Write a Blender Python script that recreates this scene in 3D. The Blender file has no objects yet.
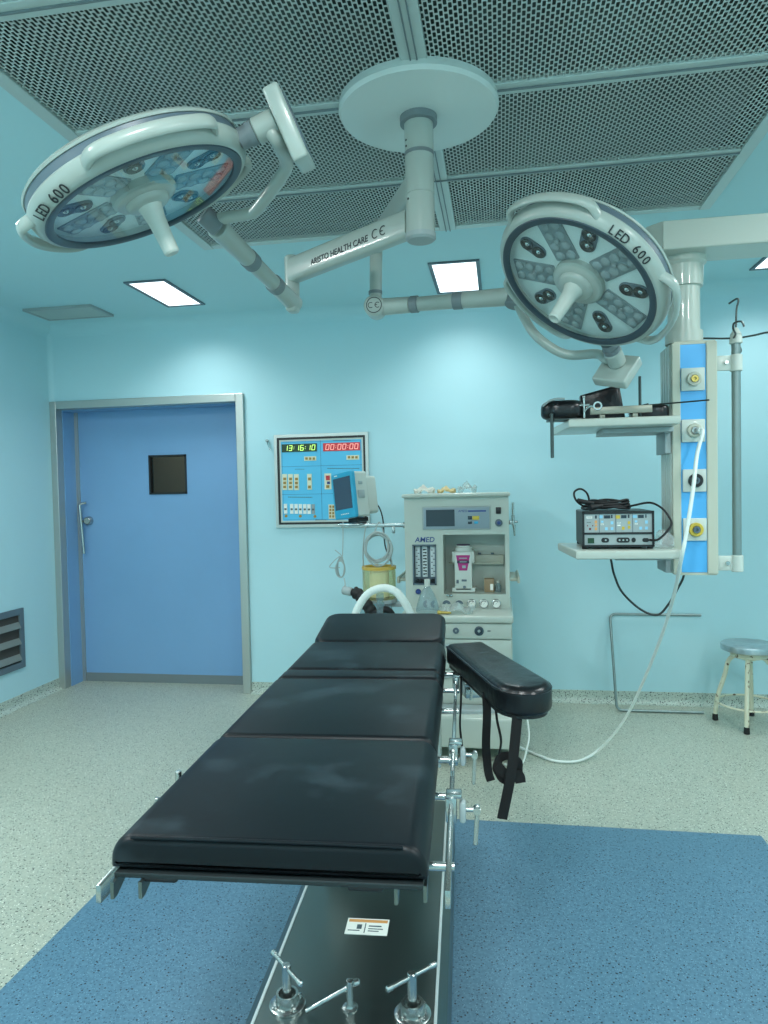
import bpy, bmesh, math, random
from mathutils import Matrix, Vector, Euler
random.seed(7)
PI = math.pi
COL = bpy.context.scene.collection
R = math.radians

# ------------------------------------------------------------------ camera
FPX, YAW, PITCH, ROLL, EYE = 702.6, R(9.392), R(-1.775), R(-1.21), 1.5
def basis():
    cy, sy, cp, sp = math.cos(YAW), math.sin(YAW), math.cos(PITCH), math.sin(PITCH)
    f = Vector((-sy*cp, cy*cp, sp)); r0 = Vector((cy, sy, 0)); u0 = r0.cross(f)
    return r0*math.cos(ROLL)+u0*math.sin(ROLL), -r0*math.sin(ROLL)+u0*math.cos(ROLL), f
RT, UP, FW = basis()
cam_d = bpy.data.cameras.new('camera'); cam = bpy.data.objects.new('camera', cam_d); COL.objects.link(cam)
cam.matrix_world = Matrix(((RT.x, UP.x, -FW.x, 0), (RT.y, UP.y, -FW.y, 0), (RT.z, UP.z, -FW.z, EYE), (0, 0, 0, 1)))
cam_d.sensor_fit = 'HORIZONTAL'; cam_d.sensor_width = 36; cam_d.lens = FPX/768*36; cam_d.clip_start = .02
bpy.context.scene.camera = cam
def at(x, y, Y):                       # the point at distance Y into the room seen at x, y
    d = FW + RT*((x-384)/FPX) - UP*((y-512)/FPX)
    return Vector((0, 0, EYE)) + d*(Y/d.y)
def atz(x, y, z):
    d = FW + RT*((x-384)/FPX) - UP*((y-512)/FPX)
    return Vector((0, 0, EYE)) + d*((z-EYE)/d.z)

# ------------------------------------------------------------------ materials
def lin(c): return tuple((v/12.92 if v <= .04045 else ((v+.055)/1.055)**2.4) for v in c)
def rgb(h): return lin(tuple(int(h[i:i+2], 16)/255 for i in (0, 2, 4))) + (1,)
MATS = {}
def mat(name, col, rough=.5, metal=0, spec=.5, emit=0, bump=None, var=None, coat=0):
    m = bpy.data.materials.new(name); m.use_nodes = True; nt = m.node_tree; p = nt.nodes['Principled BSDF']
    c = rgb(col); p.inputs['Base Color'].default_value = c
    p.inputs['Roughness'].default_value = rough; p.inputs['Metallic'].default_value = metal
    p.inputs['Specular IOR Level'].default_value = spec; p.inputs['Coat Weight'].default_value = coat
    if emit: p.inputs['Emission Color'].default_value = c; p.inputs['Emission Strength'].default_value = emit
    tc = nt.nodes.new('ShaderNodeTexCoord')
    if var:                                # (scale, other colour, amount)
        n = nt.nodes.new('ShaderNodeTexNoise'); n.inputs['Scale'].default_value = var[0]; n.inputs['Detail'].default_value = 4
        nt.links.new(tc.outputs['Object'], n.inputs['Vector'])
        r = nt.nodes.new('ShaderNodeValToRGB'); mid = var[3] if len(var) > 3 else .5; r.color_ramp.elements[0].position = mid-var[2]/2; r.color_ramp.elements[1].position = mid+var[2]/2
        r.color_ramp.elements[0].color = c; r.color_ramp.elements[1].color = rgb(var[1])
        nt.links.new(n.outputs['Fac'], r.inputs['Fac']); nt.links.new(r.outputs['Color'], p.inputs['Base Color'])
    if bump:
        n = nt.nodes.new('ShaderNodeTexNoise'); n.inputs['Scale'].default_value = bump[0]; n.inputs['Detail'].default_value = 5
        nt.links.new(tc.outputs['Object'], n.inputs['Vector'])
        b = nt.nodes.new('ShaderNodeBump'); b.inputs['Strength'].default_value = bump[1]; b.inputs['Distance'].default_value = .004
        nt.links.new(n.outputs['Fac'], b.inputs['Height']); nt.links.new(b.outputs['Normal'], p.inputs['Normal'])
    MATS[name] = m; return m

def speckle(name, base, base2, specks, rough):
    """vinyl with two tones of ground and scattered chips; specks = [(scale, radius, share, colour)]"""
    m = bpy.data.materials.new(name); m.use_nodes = True; nt = m.node_tree; p = nt.nodes['Principled BSDF']
    N, L = nt.nodes.new, nt.links.new
    geo = N('ShaderNodeNewGeometry')
    n = N('ShaderNodeTexNoise'); n.inputs['Scale'].default_value = 90; n.inputs['Detail'].default_value = 3
    L(geo.outputs['Position'], n.inputs['Vector'])
    r = N('ShaderNodeValToRGB'); r.color_ramp.elements[0].position = .38; r.color_ramp.elements[1].position = .62
    r.color_ramp.elements[0].color = rgb(base); r.color_ramp.elements[1].color = rgb(base2)
    L(n.outputs['Fac'], r.inputs['Fac']); out = r.outputs['Color']
    for sc, rad, share, col in specks:
        v = N('ShaderNodeTexVoronoi'); v.inputs['Scale'].default_value = sc
        mp = N('ShaderNodeMapping'); mp.inputs['Location'].default_value = (sc*.37, sc*.11, .3); mp.inputs['Rotation'].default_value = (0, 0, sc)
        L(geo.outputs['Position'], mp.inputs['Vector']); L(mp.outputs['Vector'], v.inputs['Vector'])
        lt = N('ShaderNodeMath'); lt.operation = 'LESS_THAN'; lt.inputs[1].default_value = rad; L(v.outputs['Distance'], lt.inputs[0])
        sp = N('ShaderNodeSeparateColor'); L(v.outputs['Color'], sp.inputs['Color'])
        l2 = N('ShaderNodeMath'); l2.operation = 'LESS_THAN'; l2.inputs[1].default_value = share; L(sp.outputs[0], l2.inputs[0])
        mu = N('ShaderNodeMath'); mu.operation = 'MULTIPLY'; L(lt.outputs[0], mu.inputs[0]); L(l2.outputs[0], mu.inputs[1])
        mx = N('ShaderNodeMix'); mx.data_type = 'RGBA'; L(mu.outputs[0], mx.inputs[0]); L(out, mx.inputs[6]); mx.inputs[7].default_value = rgb(col)
        out = mx.outputs[2]
    L(out, p.inputs['Base Color']); p.inputs['Roughness'].default_value = rough
    MATS[name] = m; return m

def perforated(name, col):
    m = bpy.data.materials.new(name); m.use_nodes = True; nt = m.node_tree; N, L = nt.nodes.new, nt.links.new
    p = nt.nodes['Principled BSDF']; p.inputs['Base Color'].default_value = rgb(col); p.inputs['Roughness'].default_value = .42; p.inputs['Metallic'].default_value = .2
    geo = N('ShaderNodeNewGeometry'); s = N('ShaderNodeSeparateXYZ'); L(geo.outputs['Position'], s.inputs[0])
    def mth(op, a, b=None, c=None):
        k = N('ShaderNodeMath'); k.operation = op
        for i, v in enumerate((a, b, c)):
            if v is None: continue
            if isinstance(v, (int, float)): k.inputs[i].default_value = v
            else: L(v, k.inputs[i])
        return k.outputs[0]
    u = mth('MULTIPLY', s.outputs[0], 1/.0132); cidx = mth('FLOOR', u); odd = mth('FLOORED_MODULO', cidx, 2)
    v = mth('MULTIPLY_ADD', s.outputs[1], 1/.0290, mth('MULTIPLY', odd, .5))
    fu = mth('ABSOLUTE', mth('SUBTRACT', mth('FRACT', u), .5)); fv = mth('ABSOLUTE', mth('SUBTRACT', mth('FRACT', v), .5))
    # rounded slot in metres
    ax = mth('MAXIMUM', mth('SUBTRACT', mth('MULTIPLY', fu, .0132), .0022), 0.0)
    ay = mth('MAXIMUM', mth('SUBTRACT', mth('MULTIPLY', fv, .0290), .0087), 0.0)
    d = mth('SQRT', mth('ADD', mth('MULTIPLY', ax, ax), mth('MULTIPLY', ay, ay)))
    hole = mth('LESS_THAN', d, .0027)
    t = N('ShaderNodeBsdfTransparent'); mx = N('ShaderNodeMixShader'); L(hole, mx.inputs[0]); L(p.outputs[0], mx.inputs[1]); L(t.outputs[0], mx.inputs[2])
    L(mx.outputs[0], nt.nodes['Material Output'].inputs['Surface']); MATS[name] = m

def clear(name, tint, ior=1.45, rough=.02, base=0.0, basecol='FFFFFF'):
    """clear pane or film: fresnel reflection over tinted transparency, with a share of haze"""
    m = bpy.data.materials.new(name); m.use_nodes = True; nt = m.node_tree; N, L = nt.nodes.new, nt.links.new
    p = nt.nodes['Principled BSDF']; p.inputs['Base Color'].default_value = rgb(basecol); p.inputs['Roughness'].default_value = .4
    t = N('ShaderNodeBsdfTransparent'); t.inputs[0].default_value = rgb(tint)
    m1 = N('ShaderNodeMixShader'); m1.inputs[0].default_value = base; L(t.outputs[0], m1.inputs[1]); L(p.outputs[0], m1.inputs[2])
    g = N('ShaderNodeBsdfGlossy'); g.inputs['Roughness'].default_value = rough
    f = N('ShaderNodeFresnel'); f.inputs[0].default_value = ior; ge = N('ShaderNodeNewGeometry'); iv = N('ShaderNodeMath'); iv.operation = 'SUBTRACT'; iv.inputs[0].default_value = 1; L(ge.outputs['Backfacing'], iv.inputs[1]); fm_ = N('ShaderNodeMath'); fm_.operation = 'MULTIPLY'; L(f.outputs[0], fm_.inputs[0]); L(iv.outputs[0], fm_.inputs[1])
    m2 = N('ShaderNodeMixShader'); L(fm_.outputs[0], m2.inputs[0]); L(m1.outputs[0], m2.inputs[1]); L(g.outputs[0], m2.inputs[2])
    L(m2.outputs[0], nt.nodes['Material Output'].inputs['Surface']); MATS[name] = m

mat('wall_paint', 'B3D8DF', .55, bump=(40, .03), var=(1.2, 'B0D6DE', .5))
mat('ceiling_paint', 'B5D9DF', .6)
mat('wood_dark', '3B4650', .6)
speckle('terrazzo', 'A3A99B', 'B0B6A7', [(110, .33, .30, '55605B'), (170, .35, .25, '85958C'), (78, .26, .22, '262D2C'), (140, .32, .25, 'E2E5D8')], .38)
speckle('blue_vinyl', '4D7389', '597F95', [(140, .34, .30, '30536A'), (170, .34, .25, '6E96AC'), (90, .27, .24, '14222F')], .38)
speckle('cove_speckle', 'A9B6AC', 'B9C5BA', [(110, .36, .40, '4E5A58'), (170, .36, .3, '7C8A84'), (75, .3, .25, '2A3132')], .45)
mat('aluminium', 'B9BDB9', .36, .75, bump=(300, .02))
mat('door_blue', '7AA3CB', .42, var=(2, '76A0C8', .4))
mat('steel', 'B5BAB8', .26, .95)
mat('pole_grey', '7F908F', .35, .5)
mat('bar_grey', '8E8F82', .4, .4)
mat('panel_grey', '8797A0', .45)
mat('trim_white', 'D5DCDA', .4, .2)
mat('brushed_steel', '737D7B', .30, .95, bump=(120, .05))
mat('tray_dark', '2B3335', .45, .5)
mat('dark_steel', '4B5352', .35, .9)
mat('chrome', 'D5DAD8', .12, 1)
mat('white_plastic', 'BFC6BE', .38, coat=.15)
mat('canopy_white', 'CFD7D2', .35, coat=.2)
mat('white_enamel', 'B4BBB1', .3, coat=.3)
mat('lamp_white', 'A3ADA6', .3, coat=.25)
mat('cream', 'B6B8A8', .45)
mat('grey_plastic', '727D80', .45)
mat('mid_grey', '9AA5A5', .45)
mat('slate', '5A6A74', .4)
mat('dark_ring', '33454F', .35)
mat('black_plastic', '14171A', .4)
mat('black_rubber', '101214', .6)
mat('black_web', '050506', .85, bump=(500, .3))
mat('vinyl_pad', '080F14', .43, spec=.26, bump=(9, .10), var=(5, '2A353B', .18, .66))
mat('vinyl_worn', '08090C', .30, spec=.42, bump=(20, 1.0), var=(14, '101418', .4))
mat('blue_panel', '4FA9E2', .4)
mat('panel_cyan', '58BEE6', .45)
mat('bezel_blue', '2FA0C4', .4)
mat('navy', '24407F', .4)
mat('tube_white', 'C9D3D3', .3)
mat('screen_dark', '26333D', .15, spec=.6)
mat('screen_off', '394B5E', .2, spec=.6)
mat('ink', '20282C', .6)
mat('ink_grey', '4A5A60', .6)
mat('led_green_back', '0C3B22', .4)
mat('led_green', 'C9F27A', .5, emit=1.1)
mat('led_red_back', 'C8323A', .4, emit=.12)
mat('led_red', 'FFB3A6', .5, emit=.55)
mat('tan', 'A5823C', .5)
mat('button_cream', 'E6E2C6', .5)
mat('red', 'C8303A', .45)
mat('dark_red', '6E1C1E', .45)
mat('yellow', 'C9AE3E', .45)
mat('brass', 'B9A45A', .35, .7)
mat('amber_plastic', 'C7A44A', .35)
mat('orange', 'D89A5C', .5)
mat('lightblue', '8CC4DE', .5)
mat('magenta', 'A3256F', .45)
mat('purple', '3E2747', .5)
mat('grey_cable', 'A0AAA8', .5)
mat('dark_cable', '2A3233', .5)
mat('white_hose', 'DDE4DE', .45)
mat('paper', 'EDEEE6', .7)
mat('latex', 'E8D9A8', .6)
mat('brown_box', '8D7A5E', .6)
mat('seat_steel', 'C4CCCE', .3, .85, var=(30, 'B2BCC0', .3))
mat('chipped_paint', 'D3D0B8', .5, var=(34, '5E4630', .06, .635))
mat('filter_dark', '3C4846', .8, var=(3, '596661', .3))
mat('lens_grey', '98A4A6', .25, spec=.7)
mat('lens_dark', '2C3437', .2, spec=.7)
mat('face_plate', 'DDE7E5', .35)
mat('module_grey', '7F8C90', .35)
mat('duct_dark', '3D3A36', .7)
mat('blade', '8A8F88', .4, .4)
mat('vent_grey', 'AEBBB8', .6)
mat('light_panel', 'F4FBFF', .5, emit=2)
perforated('perforated_steel', 'C2CAC6')
clear('lamp_glass', 'F9FCFC', 1.5)
clear('window_glass', 'B9C2C0', 1.5)
clear('film', 'E8F0EE', 1.35, .15, .22)
clear('amber_clear', 'F1EDCF', 1.4, .1, .22, 'DDD8B0')
clear('clear_plastic', 'DCE8EA', 1.4, .08, .18, 'C8DAE0')
M = MATS

# ------------------------------------------------------------------ mesh builder
def frame(o, x, z):
    """matrix with origin o, z axis z and x axis as near x as it can be"""
    z = Vector(z).normalized(); x = Vector(x); x = (x - z*x.dot(z)).normalized(); y = z.cross(x)
    return Matrix(((x.x, y.x, z.x, o[0]), (x.y, y.y, z.y, o[1]), (x.z, y.z, z.z, o[2]), (0, 0, 0, 1)))
def rotz(o, deg): return Matrix.Translation(o) @ Matrix.Rotation(R(deg), 4, 'Z')
def spline(pts, n=8, closed=False):
    P = [Vector(p) for p in pts]; out = []; m = len(P)
    rng = range(m) if closed else range(m-1)
    for i in rng:
        if closed: a, b, c, d = P[i-1], P[i], P[(i+1) % m], P[(i+2) % m]
        else: a, b, c, d = P[max(i-1, 0)], P[i], P[i+1], P[min(i+2, m-1)]
        for k in range(n):
            t = k/n
            out.append(.5*((2*b)+(c-a)*t+(2*a-5*b+4*c-d)*t*t+(3*b-a-3*c+d)*t**3))
    if not closed: out.append(P[-1])
    return out
def rrect(w, l, r, n=4, cx=0, cy=0):
    pts = []; r = min(r, w/2-1e-5, l/2-1e-5)
    for sx, sy, a0 in ((1, 1, 0), (-1, 1, 90), (-1, -1, 180), (1, -1, 270)):
        for k in range(n+1):
            a = R(a0+90*k/n); pts.append((cx+sx*(w/2-r)+r*math.cos(a), cy+sy*(l/2-r)+r*math.sin(a)))
    return pts
class B:
    def __init__(s, T=None): s.bm = bmesh.new(); s.T = T or Matrix()
    def _v(s, p, X=None): return s.bm.verts.new((X or Matrix()) @ Vector(p))
    def box(s, c, d, bev=0, rot=None, seg=2):
        X = Matrix.Translation(c) @ (rot or Matrix()) @ Matrix.Diagonal((d[0], d[1], d[2], 1))
        g = bmesh.ops.create_cube(s.bm, size=1, matrix=X)
        if bev:
            e = list({e for v in g['verts'] for e in v.link_edges})
            bmesh.ops.bevel(s.bm, geom=e, offset=min(bev, min(d)*.49), segments=seg, affect='EDGES', profile=.5)
        return s
    def span(s, a, b, bev=0):
        return s.box([(a[i]+b[i])/2 for i in range(3)], [abs(b[i]-a[i]) for i in range(3)], bev)
    def lathe(s, prof, seg=32, X=None, cap=True):
        X = X or Matrix(); rings = []
        for r, z in prof:
            if r < 1e-6: rings.append([s._v((0, 0, z), X)])
            else: rings.append([s._v((r*math.cos(2*PI*k/seg), r*math.sin(2*PI*k/seg), z), X) for k in range(seg)])
        for a, b in zip(rings, rings[1:]):
            for k in range(seg):
                q = [a[k % len(a)], a[(k+1) % len(a)], b[(k+1) % len(b)], b[k % len(b)]]
                q = list(dict.fromkeys(q))
                if len(q) > 2: s.bm.faces.new(q)
        if cap:
            if len(rings[0]) > 1: s.bm.faces.new(rings[0][::-1])
            if len(rings[-1]) > 1: s.bm.faces.new(rings[-1])
        return s
    def cyl(s, a, b, r, r2=None, seg=20, bev=0):
        a, b = Vector(a), Vector(b); d = b-a; h = d.length
        up = (1, 0, 0) if abs(d.normalized().x) < .9 else (0, 1, 0)
        X = frame(a, up, d); r2 = r if r2 is None else r2
        pr = [(r, 0), (r2, h)] if not bev else [(r-bev, 0), (r, bev), (r2, h-bev), (r2-bev, h)]
        return s.lathe(pr, seg, X)
    def ball(s, c, r, sc=(1, 1, 1), seg=16):
        n = seg//2; X = Matrix.Translation(c) @ Matrix.Diagonal((sc[0], sc[1], sc[2], 1))
        return s.lathe([(r*math.sin(PI*i/n), -r*math.cos(PI*i/n)) for i in range(n+1)], seg, X)
    def sweep(s, path, sec, up=(0, 0, 1), closed=False, fixed=False, scale=None):
        """sweep a closed 2D section along the path (section x = side, y = up)"""
        P = [Vector(p) for p in path]; n = len(P); rings = []; U = Vector(up).normalized()
        for i, p in enumerate(P):
            if closed: t = P[(i+1) % n]-P[i-1]
            else: t = P[min(i+1, n-1)]-P[max(i-1, 0)]
            t.normalize()
            W = Vector(up) if fixed else U
            side = t.cross(W)
            if side.length < 1e-4: side = t.cross(Vector((1, .3, .2)))
            side.normalize(); U = side.cross(t).normalized()
            k = scale[i] if scale else 1
            rings.append([s.bm.verts.new(p+side*x*k+U*y*k) for x, y in sec])
        m = len(sec)
        for i in range(n if closed else n-1):
            a, b = rings[i], rings[(i+1) % n]
            for k in range(m): s.bm.faces.new((a[k], b[k], b[(k+1) % m], a[(k+1) % m]))
        if not closed: s.bm.faces.new(rings[0]); s.bm.faces.new(rings[-1][::-1])
        return s
    def tube(s, path, r, seg=8, closed=False, scale=None):
        return s.sweep(path, [(r*math.cos(2*PI*k/seg), r*math.sin(2*PI*k/seg)) for k in range(seg)], closed=closed, scale=scale)
    def slab(s, poly, z0, z1, rt=0, rb=0, seg=4, X=None):
        """prism of a counter-clockwise outline with rounded upper and lower rims"""
        n = len(poly); P = [Vector(p) for p in poly]; nor = []
        for i in range(n):
            e1 = (P[i]-P[i-1]).normalized(); e2 = (P[(i+1) % n]-P[i]).normalized()
            n1 = Vector((-e1.y, e1.x)); n2 = Vector((-e2.y, e2.x)); b = n1+n2
            nor.append(b/max(b.dot(n1), .3))
        lay = []
        if rb: lay += [(rb*(1-math.sin(PI/2*k/seg)), z0+rb*(1-math.cos(PI/2*k/seg))) for k in range(seg+1)]
        else: lay.append((0, z0))
        if rt: lay += [(rt*(1-math.cos(PI/2*k/seg)), z1-rt*(1-math.sin(PI/2*k/seg))) for k in range(seg+1)]
        else: lay.append((0, z1))
        rings = [[s._v((p.x+q.x*o, p.y+q.y*o, z), X) for p, q in zip(P, nor)] for o, z in lay]
        for a, b in zip(rings, rings[1:]):
            for k in range(n): s.bm.faces.new((a[k], a[(k+1) % n], b[(k+1) % n], b[k]))
        s.bm.faces.new(rings[0][::-1]); s.bm.faces.new(rings[-1]); return s
    def ring(s, r0, r1, z0, z1, seg=48, X=None, a0=0, a1=360):
        """flat annulus (or an arc of one) with thickness"""
        X = X or Matrix(); full = a1-a0 >= 360; n = seg if full else seg+1
        A = [R(a0+(a1-a0)*k/seg) for k in range(n)]
        q = [[s._v((r*math.cos(a), r*math.sin(a), z), X) for a in A] for r, z in ((r0, z0), (r1, z0), (r1, z1), (r0, z1))]
        for i in range(4):
            for k in range(n if full else n-1):
                s.bm.faces.new((q[i][k], q[(i+1) % 4][k], q[(i+1) % 4][(k+1) % n], q[i][(k+1) % n]))
        if not full:
            s.bm.faces.new([q[i][0] for i in range(4)]); s.bm.faces.new([q[i][-1] for i in range(3, -1, -1)])
        return s
    def text(s, txt, size, X, th=.0006, align='CENTER', shear=0, bold=0):
        cu = bpy.data.curves.new('t', 'FONT'); cu.body = txt; cu.size = size; cu.align_x = align; cu.align_y = 'CENTER'; cu.extrude = th/2; cu.offset = bold; cu.shear = shear
        cu.resolution_u = 3
        o = bpy.data.objects.new('t', cu); COL.objects.link(o); bpy.context.view_layer.update()
        me = bpy.data.meshes.new_from_object(o.evaluated_get(bpy.context.evaluated_depsgraph_get()))
        me.transform(X); s.bm.from_mesh(me); bpy.data.objects.remove(o); bpy.data.meshes.remove(me); bpy.data.curves.remove(cu); return s

WM = {}
def rootm(o):
    while o.parent: o = o.parent
    return WM[o.name]
def obj(name, b, m, parent=None, smooth=True, base=None, label=None, ang=38):
    """ONE mesh object. Coordinates are in the world after b.T; parts are stored in their thing's frame."""
    b.bm.transform(b.T); bmesh.ops.recalc_face_normals(b.bm, faces=b.bm.faces)
    W = rootm(parent) if parent else (base if base is not None else Matrix())
    if not isinstance(W, Matrix): W = Matrix.Translation(W)
    b.bm.transform(W.inverted())
    me = bpy.data.meshes.new(name); b.bm.to_mesh(me); b.bm.free()
    if smooth:
        me.polygons.foreach_set('use_smooth', [True]*len(me.polygons)); me.set_sharp_from_angle(angle=R(ang))
    me.materials.append(M[m] if isinstance(m, str) else m)
    o = bpy.data.objects.new(name, me); COL.objects.link(o)
    if parent: o.parent = parent
    else: o.matrix_world = W; WM[o.name] = W.copy()
    if label: o['label'] = label
    return o
def thing(name, label, cat, W=(0, 0, 0), group=None):
    o = bpy.data.objects.new(name, None); COL.objects.link(o); o.empty_display_size = .1
    W = W if isinstance(W, Matrix) else Matrix.Translation(W)
    o.matrix_world = W; WM[o.name] = W.copy(); o['label'] = label; o['category'] = cat
    if group: o['group'] = group
    return o
def tag(o, label, cat, group=None):
    o['label'] = label; o['category'] = cat
    if group: o['group'] = group
    return o
def struct(name, b, m, parent=None, smooth=False):
    o = obj(name, b, m, parent, smooth)
    if not parent: o['kind'] = 'structure'
    return o

# ------------------------------------------------------------------ the room
XL, XR, YB, YF, H = -3.43, 2.97, 4.994, -0.75, 2.82
GX0, GX1, GY0, GY1, GZ = -1.53, 1.0, 1.11, 3.575, 2.80          # laminar flow ceiling
DX0, DX1, DZ = -3.374, -1.918, 2.178                            # door opening
struct('floor', B().span((XL-.2, YF-.2, -.1), (XR+.2, YB+.55, 0)), 'terrazzo')
c = B()
for a, b_ in (((XL-.2, YF-.2), (GX0, YB+.2)), ((GX1, YF-.2), (XR+.2, YB+.2)), ((GX0, YF-.2), (GX1, GY0)), ((GX0, GY1), (GX1, YB+.2))):
    c.span((a[0], a[1], H), (b_[0], b_[1], H+.06))
struct('ceiling', c, 'ceiling_paint')
struct('wall_left', B().span((XL-.15, YF, 0), (XL, YB+.15, H)), 'wall_paint')
struct('wall_right', B().span((XR, YF, 0), (XR+.15, YB+.15, H)), 'wall_paint')
struct('wall_front', B().span((XL-.15, YF-.15, 0), (XR+.15, YF, H)), 'wall_paint')
w = B(); w.span((XL, YB, 0), (DX0-.01, YB+.15, H)); w.span((DX1+.01, YB, 0), (XR, YB+.15, H)); w.span((DX0-.01, YB, DZ+.01), (DX1+.01, YB+.15, H))
struct('wall_back', w, 'wall_paint')
def cove(name, pts_of, m, n=6):
    """concave quarter fillet between two planes"""
    b = B(); pts_of(b); return struct(name, b, m, smooth=True)
def fillet(b, path, up, out, r, n=6):
    # section from wall to floor/ceiling: concave arc
    rows = []
    for p in path:
        p = Vector(p); row = [p]
        for k in range(n+1):
            a = PI/2*k/n; row.append(p+Vector(out)*(r-r*math.sin(a))+Vector(up)*(r-r*math.cos(a)))
        rows.append([b.bm.verts.new(q) for q in row])
    for r0, r1 in zip(rows, rows[1:]):
        m = len(r0)
        for k in range(m): b.bm.faces.new((r0[k], r0[(k+1) % m], r1[(k+1) % m], r1[k]))
    for r0 in (rows[0], rows[-1]): b.bm.faces.new(r0)
def cover(x0, x1):
    b = B(); fillet(b, ((x0, YB, H), (x1, YB, H)), (0, 0, -1), (0, -1, 0), .09); return b
struct('trim_1', cover(XL, XR), 'wall_paint', smooth=True)
b = B(); fillet(b, ((XL, YF, H), (XL, YB, H)), (0, 0, -1), (1, 0, 0), .09); struct('trim_2', b, 'wall_paint', smooth=True)
b = B(); fillet(b, ((XL, YB, 0), (XL, YB, H)), (1, 0, 0), (0, -1, 0), .035); struct('trim_3', b, 'wall_paint', smooth=True)
def skirt(b, p0, p1, out):
    # upstand of the vinyl, coved at its foot
    P0, P1, O = Vector(p0), Vector(p1), Vector(out)
    prof = [(0, .085), (.006, .085), (.006, .04)] + [(.006+.034*(1-math.cos(R(a))), .04-.038*math.sin(R(a))) for a in (20, 45, 70, 90)] + [(.04, 0), (0, 0)]
    r0 = [b.bm.verts.new(P0+O*d+Vector((0, 0, z))) for d, z in prof]; r1 = [b.bm.verts.new(P1+O*d+Vector((0, 0, z))) for d, z in prof]
    m = len(prof)
    for k in range(m): b.bm.faces.new((r0[k], r0[(k+1) % m], r1[(k+1) % m], r1[k]))
    b.bm.faces.new(r0); b.bm.faces.new(r1[::-1])
b = B(); skirt(b, (DX1+.06, YB, 0), (XR, YB, 0), (0, -1, 0)); struct('baseboard_back', b, 'cove_speckle', smooth=True)
b = B(); skirt(b, (XL, YF, 0), (XL, YB, 0), (1, 0, 0)); struct('baseboard_left', b, 'cove_speckle', smooth=True)
tag(obj('floor_mat', B().span((-1.526, .35, 0), (1.07, 3.15, .0025)), 'blue_vinyl', base=Vector((-.23, 1.75, 0)), smooth=False),
    'blue speckled vinyl floor rectangle lying under the operating table', 'floor mat')

# door (recessed sliding leaf in an aluminium frame)
d = bpy.data.objects.new('door_1', None); COL.objects.link(d); d['kind'] = 'structure'
WM['door_1'] = Matrix.Translation(((DX0+DX1)/2, YB, 0)); d.matrix_world = WM['door_1']
b = B(); b.span((DX0-.053, YB-.03, 0), (DX0, YB+.05, DZ+.06), .004); b.span((DX1, YB-.03, 0), (DX1+.06, YB+.05, DZ+.06), .004); b.span((DX0, YB-.03, DZ), (DX1, YB+.05, DZ+.06), .004)
obj('door_frame', b, 'aluminium', d, smooth=False)
DEP = .21
b = B(); b.span((DX0-.02, YB+.05, 0), (DX0+.004, YB+DEP+.1, DZ)); b.span((DX1-.004, YB+.05, 0), (DX1+.02, YB+DEP+.1, DZ)); b.span((DX0, YB+.05, DZ-.004), (DX1, YB+DEP+.1, DZ+.02))
obj('door_reveal', b, 'door_blue', d, smooth=False)
Y0 = YB+DEP
wx0, wx1, wz0, wz1 = -2.742, -2.425, 1.505, 1.815
leaf = B()
leaf.span((DX0+.03, Y0, .07), (wx0, Y0+.045, DZ)); leaf.span((wx1, Y0, .07), (DX1, Y0+.045, DZ)); leaf.span((wx0, Y0, .07), (wx1, Y0+.045, wz0)); leaf.span((wx0, Y0, wz1), (wx1, Y0+.045, DZ))
leaf = obj('door_leaf', leaf, 'door_blue', d, smooth=False)
b = B(); f_ = .014
b.span((wx0, Y0-.008, wz0), (wx0+f_, Y0+.045, wz1)); b.span((wx1-f_, Y0-.008, wz0), (wx1, Y0+.045, wz1)); b.span((wx0, Y0-.008, wz0), (wx1, Y0+.045, wz0+f_)); b.span((wx0, Y0-.008, wz1-f_), (wx1, Y0+.045, wz1))
obj('vision_frame', b, 'black_plastic', leaf, smooth=False)
obj('vision_glass', B().span((wx0, Y0+.012, wz0), (wx1, Y0+.018, wz1)), 'window_glass', leaf, smooth=False)
obj('kick_strip', B().span((DX0+.03, Y0-.004, .0), (DX1, Y0+.045, .07)), 'grey_plastic', leaf, smooth=False)
obj('edge_strip', B().span((DX0, Y0-.012, 0), (DX0+.032, Y0+.045, DZ)), 'aluminium', d, smooth=False)
b = B(); hx = DX0+.075
p1, p2 = Vector((hx-.02, Y0-.055, 1.44)), Vector((hx+.005, Y0-.055, 1.04))
b.cyl(p1, p2, .011, .011, bev=.004); b.cyl(p1, (hx+.03, Y0-.04, 1.45), .009, bev=.003)
hd = obj('door_handle', b, 'steel', d)
obj('handle_rose', B().cyl((hx+.03, Y0, 1.305), (hx+.03, Y0-.045, 1.305), .036, .030, bev=.006).cyl((hx-.012, Y0-.055, 1.30), (hx-.012, Y0, 1.30), .012), 'steel', hd)
# the dim corridor seen through the pane
b = B(); b.span((DX0-.6, YB+1.5, 0), (DX1+.6, YB+1.55, 2.6)); obj('corridor_wall', b, 'brown_box', d, smooth=False)

# ------------------------------------------------------------------ laminar flow ceiling
t = thing('laminar_flow_ceiling', 'perforated grey steel air diffuser panels filling the ceiling above the operating table', 'air diffuser', ((GX0+GX1)/2, (GY0+GY1)/2, GZ))
xs = [(GX0, GX0+.055), (-.275, -.195), (GX1-.05, GX1)]
ys = [(GY0, GY0+.05), (1.70, 1.765), (2.335, 2.40), (2.975, 3.02), (GY1-.045, GY1)]
b = B()
for x0, x1 in xs: b.span((x0, GY0, GZ-.006), (x1, GY1, GZ+.02), .003)
for y0, y1 in ys:
    for (xa, xb) in ((xs[0][1], xs[1][0]), (xs[1][1], xs[2][0])): b.span((xa, y0, GZ-.004), (xb, y1, GZ+.018), .003)
fr = obj('frame', b, 'mid_grey_metal' if 'mid_grey_metal' in M else mat('frame_metal', 'BCC7C3', .4, .2), t, smooth=False)
b = B()                                   # joint lines of the frame: thin raised lips
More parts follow.
